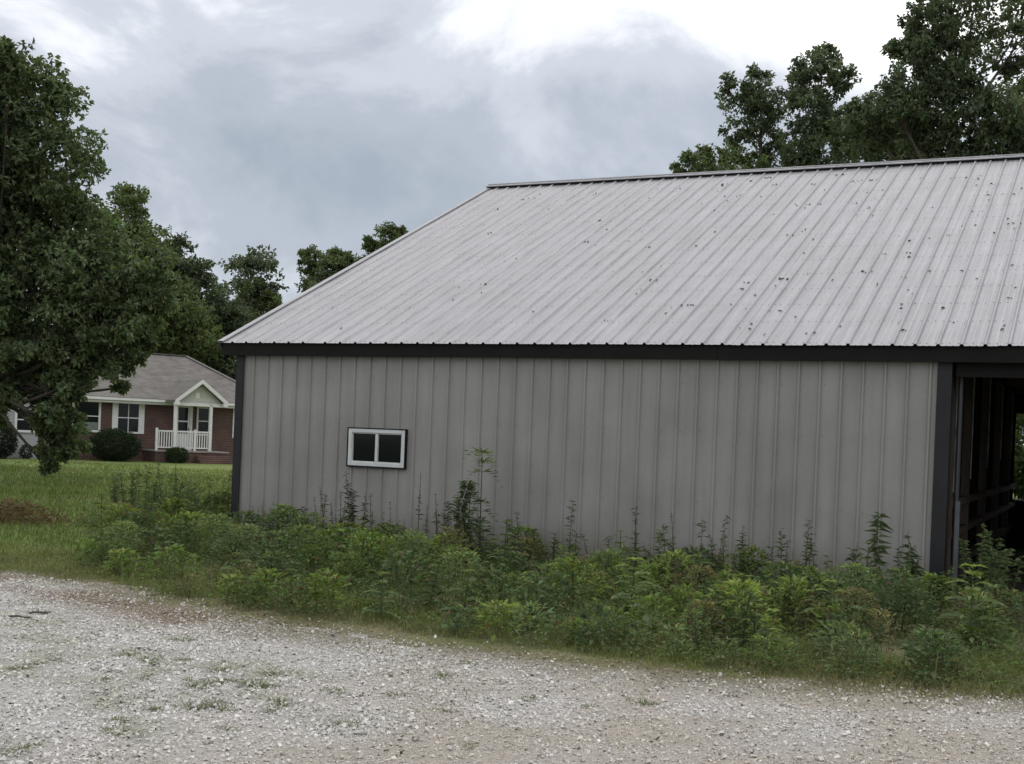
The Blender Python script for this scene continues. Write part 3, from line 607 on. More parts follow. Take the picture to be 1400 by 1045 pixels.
def build_trees():
    tree('oak_tree', 'broad dark oak with low drooping boughs in front of the brick house', (-14.7, 7.7), LB['oak'], .26, .15, 125, 1, G1, sub=20)
    tree('oak_tree', 'rounded dark tree rising behind the house roof beside the big oak', (-37.6, 39.2), LB['t2'], .28, .20, 75, 2, G2, group=None, grow=1.35)
    tree('oak_tree', 'tall dark tree behind the porch end of the house roof', (-37.6, 44.0), LB['t3'], .26, .22, 75, 3, G3, grow=1.35)
    tree('oak_tree', 'small loose tree standing alone between the wood and the barn gable', (-38.9, 51.5), LB['t4'], .2, .20, 75, 4, G2, grow=1.40)
    tree('oak_tree', 'ragged treetop just showing over the barn roof slope', (-37.2, 57.8), LB['t5'], .24, .2, 80, 5, G2, grow=1.50)
    tree('oak_tree', 'small treetop peeping higher up over the sloping rake', (-33.8, 59.4), LB['t6'], .24, .2, 80, 6, G2, grow=1.45)
    tree('hickory_tree', 'thin open-crowned tree with bare forked stem above the ridge', (-1.6, 33.9), LB['r1'], .2, .16, 85, 7, G3, grow=1.40)
    tree('hickory_tree', 'slender tree with see-through crown and straight trunk above the ridge', (0.7, 32.7), LB['r2'], .22, .16, 80, 8, G3, grow=1.50)
    tree('shade_tree', 'low bushy treetop skimming the roof ridge', (-2.0, 30.4), LB['rb'], .18, .14, 140, 9, G2, grow=1.55)
    tree('oak_tree', 'massive dense tree towering over the barn ridge', (5.6, 30.4), LB['r3'], .4, .17, 80, 10, G3, sub=18)
    tree('shade_tree', 'dark tree filling in behind the slender see-through tree', (2.4, 38.0), LB['r4'], .25, .18, 95, 11, G1, grow=1.50)
    tree('shade_tree', 'tall dark tree partly hidden behind the massive ridge tree', (8.9, 42.0), LB['r5'], .35, .18, 95, 12, G1)
    # woodland edge behind the house: a few crown shapes, each standing tree its own object
    r = np.random.RandomState(77); protos = []
    for i in range(3):
        lob = []
        for k in range(13):
            h = r.uniform(2.2, 11.5); w = 3.0*math.sin(min(1, (h-1)/8)*PI*.75+.3); a = r.uniform(0, 2*PI)
            lob.append((math.cos(a)*w*.6, math.sin(a)*w*.6, h, r.uniform(1.0, 1.7)))
        p = tree('woodland_tree', 'dark leafy tree in the wood behind the brick house', (0, 0), lob, .25, .26, 22, 50+i, G3, 'trees of the wood behind the house', sub=9)
        protos.append(p)
    d = np.array((0.74, 0.67)); nrm = np.array((-0.67, 0.74)); c0 = np.array((-40.0, 42.0)); first = [True]*3
    spots = []
    for row, (dep, st) in enumerate(((0, 4.0), (7, 4.6))):
        for k, s in enumerate(np.arange(-26, 22, st)):
            spots.append((c0+d*(s+r.uniform(-1, 1))+nrm*(dep+r.uniform(-1.5, 1.5)), r.uniform(.72, .95)+(.05 if row else 0), (k+row) % 3))
    for (x, y), sc_, i in spots:
        lab = 'dark leafy tree in the wood behind the brick house'
        grp = 'trees of the wood behind the house'
        p = protos[i]
        if first[i]: q = p; first[i] = False
        else:
            q = p.copy(); COL.objects.link(q)
            for ch in p.children: cc = ch.copy(); COL.objects.link(cc); cc.parent = q
        q['label'] = lab; q['group'] = grp
        q.location = (float(x), float(y), 0); q.rotation_euler = (0, 0, float(r.uniform(0, 6.28))); q.scale = (sc_, sc_, sc_*float(r.uniform(.9, 1.1)))
build_trees()
# ------------------------------------------------------------------ the brick house across the lawn
def brick_mat():
    m = bpy.data.materials.new('red_brick'); m.use_nodes = True; nt = m.node_tree; N = nt.nodes.new; K = nt.links.new
    b = nt.nodes['Principled BSDF']; b.inputs['Roughness'].default_value = 0.9
    tc = N('ShaderNodeTexCoord'); sp = N('ShaderNodeSeparateXYZ'); K(tc.outputs['Object'], sp.inputs[0])
    ad = N('ShaderNodeMath'); ad.operation = 'ADD'; K(sp.outputs[0], ad.inputs[0]); K(sp.outputs[1], ad.inputs[1])
    cb = N('ShaderNodeCombineXYZ'); K(ad.outputs[0], cb.inputs[0]); K(sp.outputs[2], cb.inputs[1])
    t = N('ShaderNodeTexBrick'); t.inputs['Scale'].default_value = 1; t.inputs['Brick Width'].default_value = 0.21; t.inputs['Row Height'].default_value = 0.075; t.inputs['Mortar Size'].default_value = 0.008
    t.inputs['Color1'].default_value = (0.125, 0.058, 0.045, 1); t.inputs['Color2'].default_value = (0.08, 0.042, 0.036, 1); t.inputs['Mortar'].default_value = (0.14, 0.12, 0.11, 1)
    K(cb.outputs[0], t.inputs[0])
    n = N('ShaderNodeTexNoise'); n.inputs['Scale'].default_value = 1.4; n.inputs['Detail'].default_value = 4; K(tc.outputs['Object'], n.inputs['Vector'])
    mr = N('ShaderNodeMapRange'); mr.inputs[1].default_value = .3; mr.inputs[2].default_value = .7; mr.inputs[3].default_value = .75; mr.inputs[4].default_value = 1.2; K(n.outputs[0], mr.inputs[0])
    v = N('ShaderNodeVectorMath'); v.operation = 'SCALE'; K(t.outputs[0], v.inputs[0]); K(mr.outputs[0], v.inputs[3]); K(v.outputs[0], b.inputs['Base Color'])
    bp = N('ShaderNodeBump'); bp.inputs['Strength'].default_value = .5; bp.inputs['Distance'].default_value = .01; K(t.outputs['Fac'], bp.inputs['Height']); bp.invert = True; K(bp.outputs[0], b.inputs['Normal'])
    return m
def shingle_mat():
    m = bpy.data.materials.new('asphalt_shingle'); m.use_nodes = True; nt = m.node_tree; N = nt.nodes.new; K = nt.links.new
    b = nt.nodes['Principled BSDF']; b.inputs['Roughness'].default_value = 0.95
    tc = N('ShaderNodeTexCoord'); sp = N('ShaderNodeSeparateXYZ'); K(tc.outputs['Object'], sp.inputs[0]); cb = N('ShaderNodeCombineXYZ')
    K(sp.outputs[0], cb.inputs[0]); mu = N('ShaderNodeMath'); mu.operation = 'MULTIPLY'; mu.inputs[1].default_value = 2.4; K(sp.outputs[2], mu.inputs[0]); K(mu.outputs[0], cb.inputs[1])
    t = N('ShaderNodeTexBrick'); t.inputs['Brick Width'].default_value = .3; t.inputs['Row Height'].default_value = .14; t.inputs['Mortar Size'].default_value = .006; t.inputs['Scale'].default_value = 1
    t.inputs['Color1'].default_value = (0.120, 0.110, 0.10, 1); t.inputs['Color2'].default_value = (0.155, 0.143, 0.132, 1); t.inputs['Mortar'].default_value = (0.09, 0.085, 0.08, 1); K(cb.outputs[0], t.inputs[0])
    n = N('ShaderNodeTexNoise'); n.inputs['Scale'].default_value = 2; n.inputs['Detail'].default_value = 6; K(tc.outputs['Object'], n.inputs['Vector'])
    mr = N('ShaderNodeMapRange'); mr.inputs[1].default_value = .3; mr.inputs[2].default_value = .7; mr.inputs[3].default_value = .8; mr.inputs[4].default_value = 1.2; K(n.outputs[0], mr.inputs[0])
    v = N('ShaderNodeVectorMath'); v.operation = 'SCALE'; K(t.outputs[0], v.inputs[0]); K(mr.outputs[0], v.inputs[3]); K(v.outputs[0], b.inputs['Base Color']); return m
HO = (-28.0, 23.4); HA = math.atan2(.863, .505)
def hw(x, y): return (HO[0]+x*math.cos(HA)-y*math.sin(HA), HO[1]+x*math.sin(HA)+y*math.cos(HA))
def build_house():
    h = empty('brick_house', (HO[0], HO[1], 0), HA)
    tag(h, 'red brick ranch house with white railed porch and grey shingle roof', 'house')
    BR = brick_mat(); SH = shingle_mat(); WT = mat('house_white', (0.68, 0.68, 0.66), .55, var=.08, vscale=3); GS = mat('grey_lap_siding', (0.36, 0.37, 0.37), .6, var=.08, vscale=3)
    GL = mat('house_glass', (0.012, 0.016, 0.016), .08, spec=.25); CURT = mat('curtain_green', (0.16, 0.20, 0.17), .8, var=.3, vscale=6); CON = mat('concrete', (0.28, 0.26, 0.24), .9, var=.2)
    D = 8.4; XE = 10.0; XW = -9.0; ZE = 2.62
    wl = MB().box(0, XE, 0, D, 0, 2.56).build('wall', BR, h)
    gw = MB().box(XW, -.003, -.25, D, 0, 2.56)
    gw.build('siding_wall', GS, h)
    for k in range(17): MB().box(XW, -.003, -.262, -.25, .05+k*.15, .19+k*.15).build('lap_board', GS, h)
    # hipped roof with real eave thickness
    a, b, c, d = (XW-.5, -.5, ZE), (XE+.3, -.5, ZE), (XE+.3, D+.5, ZE), (XW-.5, D+.5, ZE); r0, r1 = (XW+3.5, 4.2, 4.75), (7.5, 4.2, 4.75)
    R = MB(); R.quad(a, b, r1, r0).quad(c, d, r0, r1).tri(b, c, r1).tri(d, a, r0)
    lo = [(x, y, z-.09) for x, y, z in (a, b, c, d)]
    R.quad(lo[0], lo[1], b, a).quad(lo[1], lo[2], c, b).quad(lo[2], lo[3], d, c).quad(lo[3], lo[0], a, d).quad(lo[3], lo[2], lo[1], lo[0])
    rf = R.build('roof', SH, h)
    MB().beam((r0[0], 4.2, 4.765), (r1[0], 4.2, 4.765), .26, .04).build('ridge_cap', SH, rf)
    MB().beam((b[0]-.05, b[1]+.05, ZE+.03), (r1[0], r1[1], r1[2]+.02), .22, .04).build('hip_cap', SH, rf)
    MB().tube([(1.6, 5.6, 3.9), (1.6, 5.6, 4.9)], [.05, .05], 8).build('vent_pipe', WT, rf)
    MB().box(XW-.4, XE+.2, -.47, -.44, ZE-.24, ZE-.092).build('fascia', WT, h)
    g = MB(); g.box(XW-.45, 5.0, -.60, -.475, ZE-.13, ZE-.03).box(7.33, XE+.25, -.60, -.475, ZE-.13, ZE-.03); g.build('gutter', WT, h)
    MB().box(XW-.4, XE+.2, -.44, -.002, ZE-.235, ZE-.215).build('soffit', WT, h)
    def window(x0, x1, z0, z1, y=-.0, case=.09, shut=0, cross=True, sill=True, curtain=False):
        w = MB()
        w.box(x0-case, x0, y-.05, y-.002, z0-case, z1+case).box(x1, x1+case, y-.05, y-.002, z0-case, z1+case).box(x0, x1, y-.05, y-.002, z1, z1+case).box(x0, x1, y-.07, y-.002, z0-case, z0)
        w = w.build('window', WT, h)
        zm = (z0+z1)/2
        for za, zb, yy in ((z0, zm-.02, y-.012), (zm+.02, z1, y-.02)):
            MB().box(x0, x1, yy-.006, yy, za, zb).build('pane', GL, w)
        MB().box(x0, x1, y-.045, y-.004, zm-.02, zm+.02).build('meeting_rail', WT, w)
        if cross: MB().box((x0+x1)/2-.015, (x0+x1)/2+.015, y-.043, y-.027, z0, z1).build('muntin', WT, w)
        if curtain: MB().box(x0+.02, x1-.02, y-.0275, y-.0265, z0+.02, zm-.25).build('curtain', CURT, w)
        if shut:
            for a_ in (x0-case-shut, x1+case): MB().box(a_+.003, a_+shut, y-.045, y-.002, z0-case, z1+case).build('shutter', WT, w)
        return w
    window(3.22, 4.08, 1.20, 2.36, case=.07, shut=.17)
    window(1.45, 2.42, 1.22, 2.36, case=.09, cross=False, curtain=True)
    window(-.82, -.16, 1.12, 1.95, y=-.262, case=.09, cross=False)
    window(-4.2, -3.2, 1.12, 2.1, y=-.262, case=.09)
    window(6.66, 7.12, 1.22, 2.32, case=.07, cross=False)
    window(8.45, 9.3, 1.16, 2.32, case=.07, shut=.16)
    dr = MB().box(5.58, 5.70, -.06, -.002, .5, 2.42).box(6.28, 6.40, -.06, -.002, .5, 2.42).box(5.70, 6.28, -.06, -.002, 2.32, 2.42).build('door', WT, h)
    MB().box(5.70, 6.28, -.03, -.004, .5, 1.2).box(5.70, 5.78, -.03, -.004, 1.2, 2.32).box(6.20, 6.28, -.03, -.004, 1.2, 2.32).box(5.78, 6.20, -.03, -.004, 1.70, 1.76).build('storm_door', WT, dr)
    MB().box(5.78, 6.20, -.022, -.012, 1.2, 1.70).box(5.78, 6.20, -.022, -.012, 1.76, 2.32).build('pane', GL, dr)
    MB().box(6.22, 6.26, -.06, -.03, 1.35, 1.45).build('handle', mat('dark_handle', (.05, .05, .05), .4), dr)
    # porch
    MB().box(4.35, 7.45, -1.55, -.003, 0, .44).build('porch_base', BR, h); MB().box(4.30, 7.50, -1.60, -.003, .442, .50).build('porch_deck', CON, h)
    for i in range(2): MB().box(6.0+.0, 7.48, -1.95-.3*(1-i), -1.603-.0*(1-i) if i else -1.953, 0, .32 if i else .16).build('step', BR, h)
    for x in (5.16, 6.67): MB().box(x-.065, x+.065, -1.52, -1.39, .502, 2.50).build('porch_post', WT, h, bevel=.01)
    for x, zt in ((4.40, 1.42), (6.02, 1.40)):
        p = MB().box(x-.045, x+.045, -1.50, -1.41, .502, zt).build('rail_post', WT, h)
    for x0, x1 in ((4.45, 5.09), (5.23, 5.97), (6.07, 6.60)):
        MB().box(x0, x1, -1.485, -1.425, 1.27, 1.33).build('rail', WT, h); MB().box(x0, x1, -1.48, -1.43, .60, .65).build('rail', WT, h)
        n = int((x1-x0)/.105); me = None
        for k in range(n):
            x = x0+(k+.5)*(x1-x0)/n
            if me is None: me = MB().box(-.019, .019, -.019, .019, 0, .618).mesh('baluster'); me.materials.append(WT)
            o = link('baluster', me, None, h); o.location = (x, -1.455, .651)
    # porch gable roof
    PR = MB(); ap = 3.50; e0, e1, ze, yf = 5.02, 7.30, 2.60, -1.75; mx_ = 6.16; yb = 1.5; t = .08
    PR.quad((e0, yf, ze), (mx_, yf, ap), (mx_, yb, ap), (e0, -.4, ze)).quad((mx_, yf, ap), (e1, yf, ze), (e1, -.4, ze), (mx_, yb, ap))
    PR.quad((e0, -.4, ze-t), (mx_, yb, ap-t), (mx_, yf, ap-t), (e0, yf, ze-t)).quad((mx_, yb, ap-t), (e1, -.4, ze-t), (e1, yf, ze-t), (mx_, yf, ap-t))
    PR.quad((e0, yf, ze-t), (e0, yf, ze), (e0, -.4, ze), (e0, -.4, ze-t)).quad((e1, yf, ze), (e1, yf, ze-t), (e1, -.4, ze-t), (e1, -.4, ze))
    PR.build('porch_roof', SH, h)
    rk = MB()
    for x0, x1 in ((e0, mx_), (e1, mx_)):
        rk.quad((x0, yf-.02, ze-.17), (x1, yf-.02, ap-.17), (x1, yf-.02, ap+.005), (x0, yf-.02, ze+.005)); rk.quad((x0, yf-.02, ze-.17), (x1, yf-.02, ap-.17), (x1, yf+.12, ap-.17), (x0, yf+.12, ze-.17))
    rk.box(e0, e0+.2, yf-.019, yf+.1, ze-.20, ze-.06).box(e1-.2, e1, yf-.019, yf+.1, ze-.20, ze-.06)
    rk.build('rake_board', WT, h)
    MB().tri((e0+.12, -1.45, ze-.1), (e1-.12, -1.45, ze-.1), (mx_, -1.45, ap-.12)).build('gable_panel', mat('gable_cream', (.46, .46, .42), .6, var=.1), h)
    MB().box(e0+.06, e1-.06, -1.52, -1.38, ze-.22, ze-.09).build('porch_beam', WT, h)
    MB().box(6.0, 6.16, -1.458, -1.452, 2.72, 2.95).build('gable_vent', WT, h)
    return h
build_house()
def shrub(name, label, loc, rx, rz, n, leaf, tint, seed, cat='shrub', group=None, hollow=.55):
    r = np.random.RandomState(seed); root = empty(name, (loc[0], loc[1], 0)); tag(root, label, cat, group)
    d = unit(r.normal(0, 1, (n, 3))); rad = r.uniform(hollow, 1, n)**.7*(1+.22*(fbm(d[:, 0]*3+5, d[:, 1]*3+d[:, 2]*3+9, seed, 2)-.5))
    p = d*rad[:, None]*np.array((rx, rx, rz/2))+np.array((0, 0, rz/2)); p = p[p[:, 2] > .03]; m = len(p); d = d[:m]
    L = leaf*r.uniform(.6, 1.3, m); dd = unit(p-np.array((0, 0, rz/2))+r.normal(0, .5*rx, (m, 3)))
    f = Foliage(); f.leaves(p, dd, unit(dd+r.normal(0, .6, (m, 3))+np.array((0, 0, .8))), L, L*.55, np.array(tint)*r.uniform(.65, 1.35, (m, 1)))
    link('foliage', f.mesh('foliage'), LEAF, root)
    s = MB()
    for k in range(5): a = r.uniform(0, 6.28); s.tube([(0, 0, 0), (math.cos(a)*rx*.3, math.sin(a)*rx*.3, rz*.35), (math.cos(a)*rx*.5, math.sin(a)*rx*.5, rz*.65)], [.02, .014, .006], 5)
    s.build('stem', BARK, root); return root
shrub('boxwood_shrub', 'large clipped rounded shrub under the white shuttered house window', hw(2.75, -1.3), .98, 1.3, 7000, .09, (.026, .042, .018), 61)
shrub('boxwood_shrub', 'small low shrub at the foot of the porch railing', hw(5.05, -2.1), .46, .66, 2200, .08, (.034, .055, .022), 62)
shrub('boxwood_shrub', 'tall dark clipped shrub beside the grey sided house wing', hw(-1.75, -1.3), .75, 1.4, 5000, .09, (.016, .026, .014), 63)
shrub('potted_shrub', 'tiny dark bush by the corner of the grey siding', hw(-.55, -.8), .24, .55, 700, .07, (.03, .042, .022), 64)
for i, (x, y, rx, rz) in enumerate(((6.4, 27.5, 1.9, 3.6), (9.2, 29.5, 2.0, 3.9), (11.9, 28.5, 2.0, 3.4))):
    shrub('hedge_bush', ('round bush beyond the open bay, partly behind the rear opening', 'tall green bush framed by the rear opening of the bay', 'bush on the far side of the barn past the bay')[i], (x, y), rx, rz, 13000, .17, (.075, .105, .04), 70+i)
# ------------------------------------------------------------------ weeds, verge and lawn grass
def back_y(x): return np.interp(x, [-4.5, -3, -1.6, -.3, 0, 9.1, 9.3, 11.5], [.6, 2.2, 2.4, .4, .06, .06, -.2, -.2])
def front_y(x): return np.interp(x, [-4.5, -3.4, -2.2, -1.0, .2, 1.0, 1.8, 3.0, 4.8, 7, 9.4, 10.3, 12], [1.4, .9, .1, -1.2, -2.9, -3.6, -4.0, -4.5, -4.95, -4.98, -4.72, -4.4, -3.8])
def bank_h(x, y):
    """height of the overgrown bank: knee-high by the drive, taller against the wall and past the barn corner"""
    d = y-front_y(x); h = np.interp(d, [0, .4, 1.2, 3, 5], [.20, .29, .38, .40, .37])
    return h*np.interp(x, [-5, -3.4, -2.2, -.8, .3, 1.5, 9.2, 10.4, 11.5], [.5, .9, 1.35, 1.4, 1.15, 1.0, 1.0, .8, .5])
PAL = np.array([(.112, .162, .046), (.082, .120, .044), (.138, .178, .052), (.150, .136, .072), (.072, .104, .048), (.120, .160, .074), (.104, .142, .050)])*1.38
def build_thicket():
    r = np.random.RandomState(21); f = Foliage()
    def spots(n):
        x = r.uniform(-4.4, 11.6, n); y = r.uniform(-4.8, 2.4, n); ok = (y > front_y(x)) & (y < back_y(x)) & ~((x > 9.15) & (y > -1.0)); return x[ok], y[ok]
    def lim(P): P[:, 1] = np.minimum(P[:, 1], np.where((P[:, 0] > -.08) & (P[:, 0] < 9.25), .06, 9)); return P
    # low cover
    x, y = spots(4200); per = 26; h = np.minimum(.14, bank_h(x, y)*.5)*r.uniform(.5, 1.3, len(x)); kd = np.repeat(r.randint(0, 7, len(x)), per)
    P = np.repeat(np.stack([x, y, np.zeros_like(x)], 1), per, 0); m = len(P); a = r.uniform(0, 2*PI, m); q = r.uniform(0, .11, m)
    P += np.stack([np.cos(a)*q, np.sin(a)*q, np.repeat(h, per)*r.rand(m)+.01], 1); L = r.uniform(.022, .05, m)
    f.leaves(lim(P), np.stack([np.cos(a), np.sin(a), r.uniform(-.2, .6, m)], 1), np.array((0, 0, 1.))+r.normal(0, .4, (m, 3)), L, L*.36, PAL[kd]*r.uniform(.6, 1.2, (m, 1)), fold=.2, droop=.25)
    # the bank itself: uneven leafy clumps, each of one species
    LS = np.array([.064, .046, .078, .040, .060, .050, .055]); LW = np.array([.42, .38, .36, .28, .52, .34, .40])
    x, y = spots(620)
    for i in range(len(x)):
        k = int(fbm(np.array([x[i]*1.1]), np.array([y[i]*1.1]), 55, 2)[0]*11+r.uniform(-1.2, 1.2)) % 7
        hc = float(bank_h(x[i], y[i]))*r.choice([.55, .8, 1.0, 1.15, 1.4], p=[.2, .25, .25, .2, .1]); rc = np.clip(hc*r.uniform(.4, .75), .10, .34)
        n = int(np.clip(3400*rc*hc*(.05/LS[k])**1.2, 70, 900)); u = r.rand(n); z = hc*u**.7
        a = r.uniform(0, 2*PI, n); rho = rc*np.sqrt(np.clip(1-(z/hc)**2.2, .02, 1))*r.uniform(.25, 1, n)**.5*(1+.35*np.sin(a*3+i)+.2*np.sin(a*7+i*2))
        lx, ly = r.normal(0, .12, 2)*hc; P = np.stack([x[i]+np.cos(a)*rho+lx*u, y[i]+np.sin(a)*rho+ly*u, z+.01], 1)
        L = LS[k]*r.uniform(.55, 1.35, n); dd = np.stack([np.cos(a), np.sin(a), .25+.6*u], 1)+r.normal(0, .35, (n, 3)); T = PAL[k]*r.uniform(.85, 1.15)*r.uniform(.65, 1.3, (n, 1))
        brighter = (u > .82) & (r.rand(n) < .5); T[brighter] *= np.array((1.4, 1.35, 1.1)); dead = r.rand(n) < .06; T[dead] = np.array((.16, .115, .06))  # some leaves near each clump's top tinted brighter and yellower
        f.leaves(lim(P), dd, np.array((0, 0, 1.))+r.normal(0, .42, (n, 3)), L, L*LW[k], T, fold=.2, droop=.25)
        for s in range(r.randint(2, 6)):     # sprigs standing out of the clump
            a0 = r.uniform(0, 6.28); q = rc*r.uniform(0, .8); b0 = np.array((x[i]+math.cos(a0)*q, min(.04, y[i]+math.sin(a0)*q) if 0 < x[i] < 9.2 else y[i]+math.sin(a0)*q, 0)); hh = hc*r.uniform(.85, 1.35); e = b0+np.array((r.normal(0, .06), -abs(r.normal(0, .05)), hh))
            f.stem([b0, (b0+e)/2+np.array((r.normal(0, .02), 0, 0)), e], [.0035, .0028, .0012], (.085, .075, .045), 3)
            n2 = int(14+26*hh); t = r.uniform(.35, 1, n2); aa = np.arange(n2)*2.4; LL = LS[k]*(1.1-.5*t)*r.uniform(.6, 1.1, n2)
            f.leaves(b0+(e-b0)*t[:, None], np.stack([np.cos(aa), np.sin(aa), .4+r.normal(0, .2, n2)], 1), np.array((0, 0, 1.))+r.normal(0, .3, (n2, 3)), LL, LL*LW[k]*.8, PAL[k]*r.uniform(.7, 1.35, (n2, 1)), droop=.3)
    # long bent grass stalks and dry seed heads leaning through it
    x, y = spots(650); n = len(x); a = r.uniform(0, 6.28, n); H = bank_h(x, y)*r.uniform(.7, 1.5, n); y = np.where((x > 0) & (x < 9.2), np.minimum(y, -.25), y)
    T = np.where((r.rand(n) < .45)[:, None], np.array((.23, .19, .11)), np.array((.13, .155, .055)))*r.uniform(.7, 1.2, (n, 1))
    f.blades(np.stack([x, y, np.zeros(n)], 1), np.stack([np.cos(a), -np.abs(np.sin(a)), np.zeros(n)], 1), r.uniform(.15, .8, n), H, np.full(n, .006), T)
    o = link('weed_thicket', f.mesh('weed_thicket'), WEED); tag(o, 'tangled bank of weeds overgrowing the strip along the barn wall', 'weeds', kind='stuff')
build_thicket()
def place(name, f, loc, label, cat='weed', group=None):
    o = link(name, f.mesh(name), WEED); o.location = loc; tag(o, label, cat, group); return o
def spike(h, seed, tint=(.052, .068, .042), dense=1.0, droop=.45, leaf=.075, stems=1, spread=.05):
    """upright weed: straight stem ringed with narrow leaves, shorter towards the tip"""
    r = np.random.RandomState(seed); f = Foliage()
    for s in range(stems):
        hh = h*(1 if s == 0 else r.uniform(.6, .92)); bx, by = (0, 0) if s == 0 else (r.normal(0, spread), -abs(r.normal(0, spread*.7))); lx, ly = r.normal(0, .075, 2)*hh; ly = -abs(ly)
        f.stem([(bx, by, 0), (bx+lx*.35, by+ly*.5, hh*.5), (bx+lx, by+ly, hh)], [.006, .0045, .002], (.07, .06, .038), 4)
        n = int(72*hh*dense); t = np.sort(r.uniform(.12, 1.0, n)**.85); a = np.arange(n)*2.4+r.normal(0, .3, n)
        P = np.stack([bx+lx*t**1.4, by+ly*t**1.4, hh*t], 1); d = np.stack([np.cos(a), np.sin(a), .55+r.normal(0, .35, n)], 1)
        L = leaf*(.75+.45*np.sin(t*r.uniform(4, 9)+r.uniform(0, 6))*.6-.25*t**3)*r.uniform(.5, 1.5, n); T = np.array(tint)*r.uniform(.65, 1.3, (n, 1))
        f.leaves(P, d, np.array((0, 0, 1.0))+r.normal(0, .2, (n, 3)), L, L*.2, T, fold=.1, droop=droop, wide=.4)
        m = int(n*.45); k = r.choice(n, m); q = P[k]+unit(d[k])*L[k][:, None]*.3
        f.leaves(q, d[k]+r.normal(0, .6, (m, 3)), np.array((0, 0, 1.0))+r.normal(0, .4, (m, 3)), L[k]*.5, L[k]*.12, T[k]*.9, droop=.3)
    return f
def ragweed(h, seed, tint=(.062, .092, .032), top=(.14, .19, .045), leaf=.20, levels=None, width=1.0, crown=0.0):
    """opposite pairs of deeply cut leaves up a stout stem, fresh pale leaves at the tip"""
    r = np.random.RandomState(seed); f = Foliage(); lx, ly = r.normal(0, .04, 2)
    f.stem([(0, 0, 0), (lx*.5, ly*.5, h*.55), (lx, ly, h)], [.009, .007, .003], (.06, .075, .035), 5)
    lv = levels or max(5, int(h/.075))
    for i in range(lv):
        t = .18+.82*(i/(lv-1))
        for s in range(2 if i < lv-1 else 5):
            az = i*PI/2+s*PI+r.normal(0, .25) if i < lv-1 else s*1.2566+r.normal(0, .2)
            if crown and .6 < t < .8: continue
            Lf = leaf*(1.0-.55*t**2+crown*t**6)*r.uniform(.8, 1.15)*width*(.7 if i >= lv-1 else 1); el = .7+.4*t*t
            d0 = np.array((math.cos(az), math.sin(az), el)); d0 /= np.linalg.norm(d0); side = np.cross(d0, (0, 0, 1.0)); side /= np.linalg.norm(side); nn = np.cross(side, d0)
            o = np.array((lx*t, ly*t, h*t)); k = 6
            col = np.array(tint)*(1-t**4)+np.array(top)*t**4; P = []; D = []; L = []
            for j in range(k):
                q = (j+1.0)/(k+.6); c = o+d0*Lf*q-nn*Lf*(.55+crown)*q*q-np.array((0, 0, Lf*(.30+crown)*q*q)); ll = Lf*.46*math.sin(PI*(.22+.72*q))*r.uniform(.8, 1.15)
                dd = d0-nn*1.0*q
                for sg in (-1, 1): P.append(c); D.append(dd*.75+side*sg*.8-nn*.12); L.append(ll)
            P.append(o+d0*Lf*.85-nn*Lf*.40-np.array((0, 0, Lf*.22))); D.append(d0-nn*1.2); L.append(Lf*.38)
            P.append(o); D.append(d0-nn*.25); L.append(Lf*.95)
            P = np.array(P); D = np.array(D); L = np.array(L); W = L*.36; W[-1] = L[-1]*.12
            f.leaves(P, D, np.tile(nn, (len(P), 1))+r.normal(0, .15, (len(P), 3)), L, W, np.tile(col, (len(P), 1))*r.uniform(.8, 1.2, (len(P), 1)), fold=.12, droop=.12, wide=.42)
    return f
SPIKES = [(2.32, -0.5, 0.98, 3), (2.55, -0.6, 0.76, 2), (2.15, -0.5, 0.70, 2), (1.89, -0.6, 0.68, 1), (1.55, -0.5, 0.56, 2), (3.18, -0.4, 1.14, 1), (3.54, -0.5, 0.80, 2), (3.78, -0.6, 0.72, 2), (2.98, -0.4, 0.5, 2), (5.16, -0.4, 0.80, 1), (4.97, -0.4, 0.46, 2), (5.48, -0.5, 0.5, 1), (6.42, -0.7, 0.66, 2), (6.31, -0.6, 0.58, 1), (7.02, -0.6, 0.62, 2), (7.26, -0.5, 0.55, 2), (7.88, -0.6, 0.78, 1), (7.63, -0.5, 0.57, 2), (8.02, -0.6, 0.6, 2), (8.6, -0.7, 0.98, 1), (8.95, -0.6, 0.82, 2), (4.45, -0.5, 0.6, 1), (4.6, -0.5, 0.66, 1), (0.67, -0.4, 0.42, 2), (7.49, -0.6, 0.45, 1)]
SPIKES += [(-1.1, -.6, .85, 1), (-1.9, .2, .8, 2), (-.55, -.4, .72, 1), (-2.5, .6, .75, 1), (-.15, -.3, .62, 2), (-1.4, .7, .8, 2), (-2.9, 1.2, .7, 1)]
SPIKES += [(-.25-2.2*((i*.618) % 1), -1.2+2.6*((i*.382) % 1)+.9*((i*.618) % 1), .62+.42*((i*.7548) % 1), 1+(i % 3)) for i in range(20)]
SPIKES = [q for q in SPIKES if q[1] > float(front_y(q[0]))+.15]
SPIKES += [(1.0+7.9*((i*.618+.13) % 1), -.35-.4*((i*.382) % 1), .48+.36*((i*.7548) % 1), 1+(i % 2)) for i in range(24)]
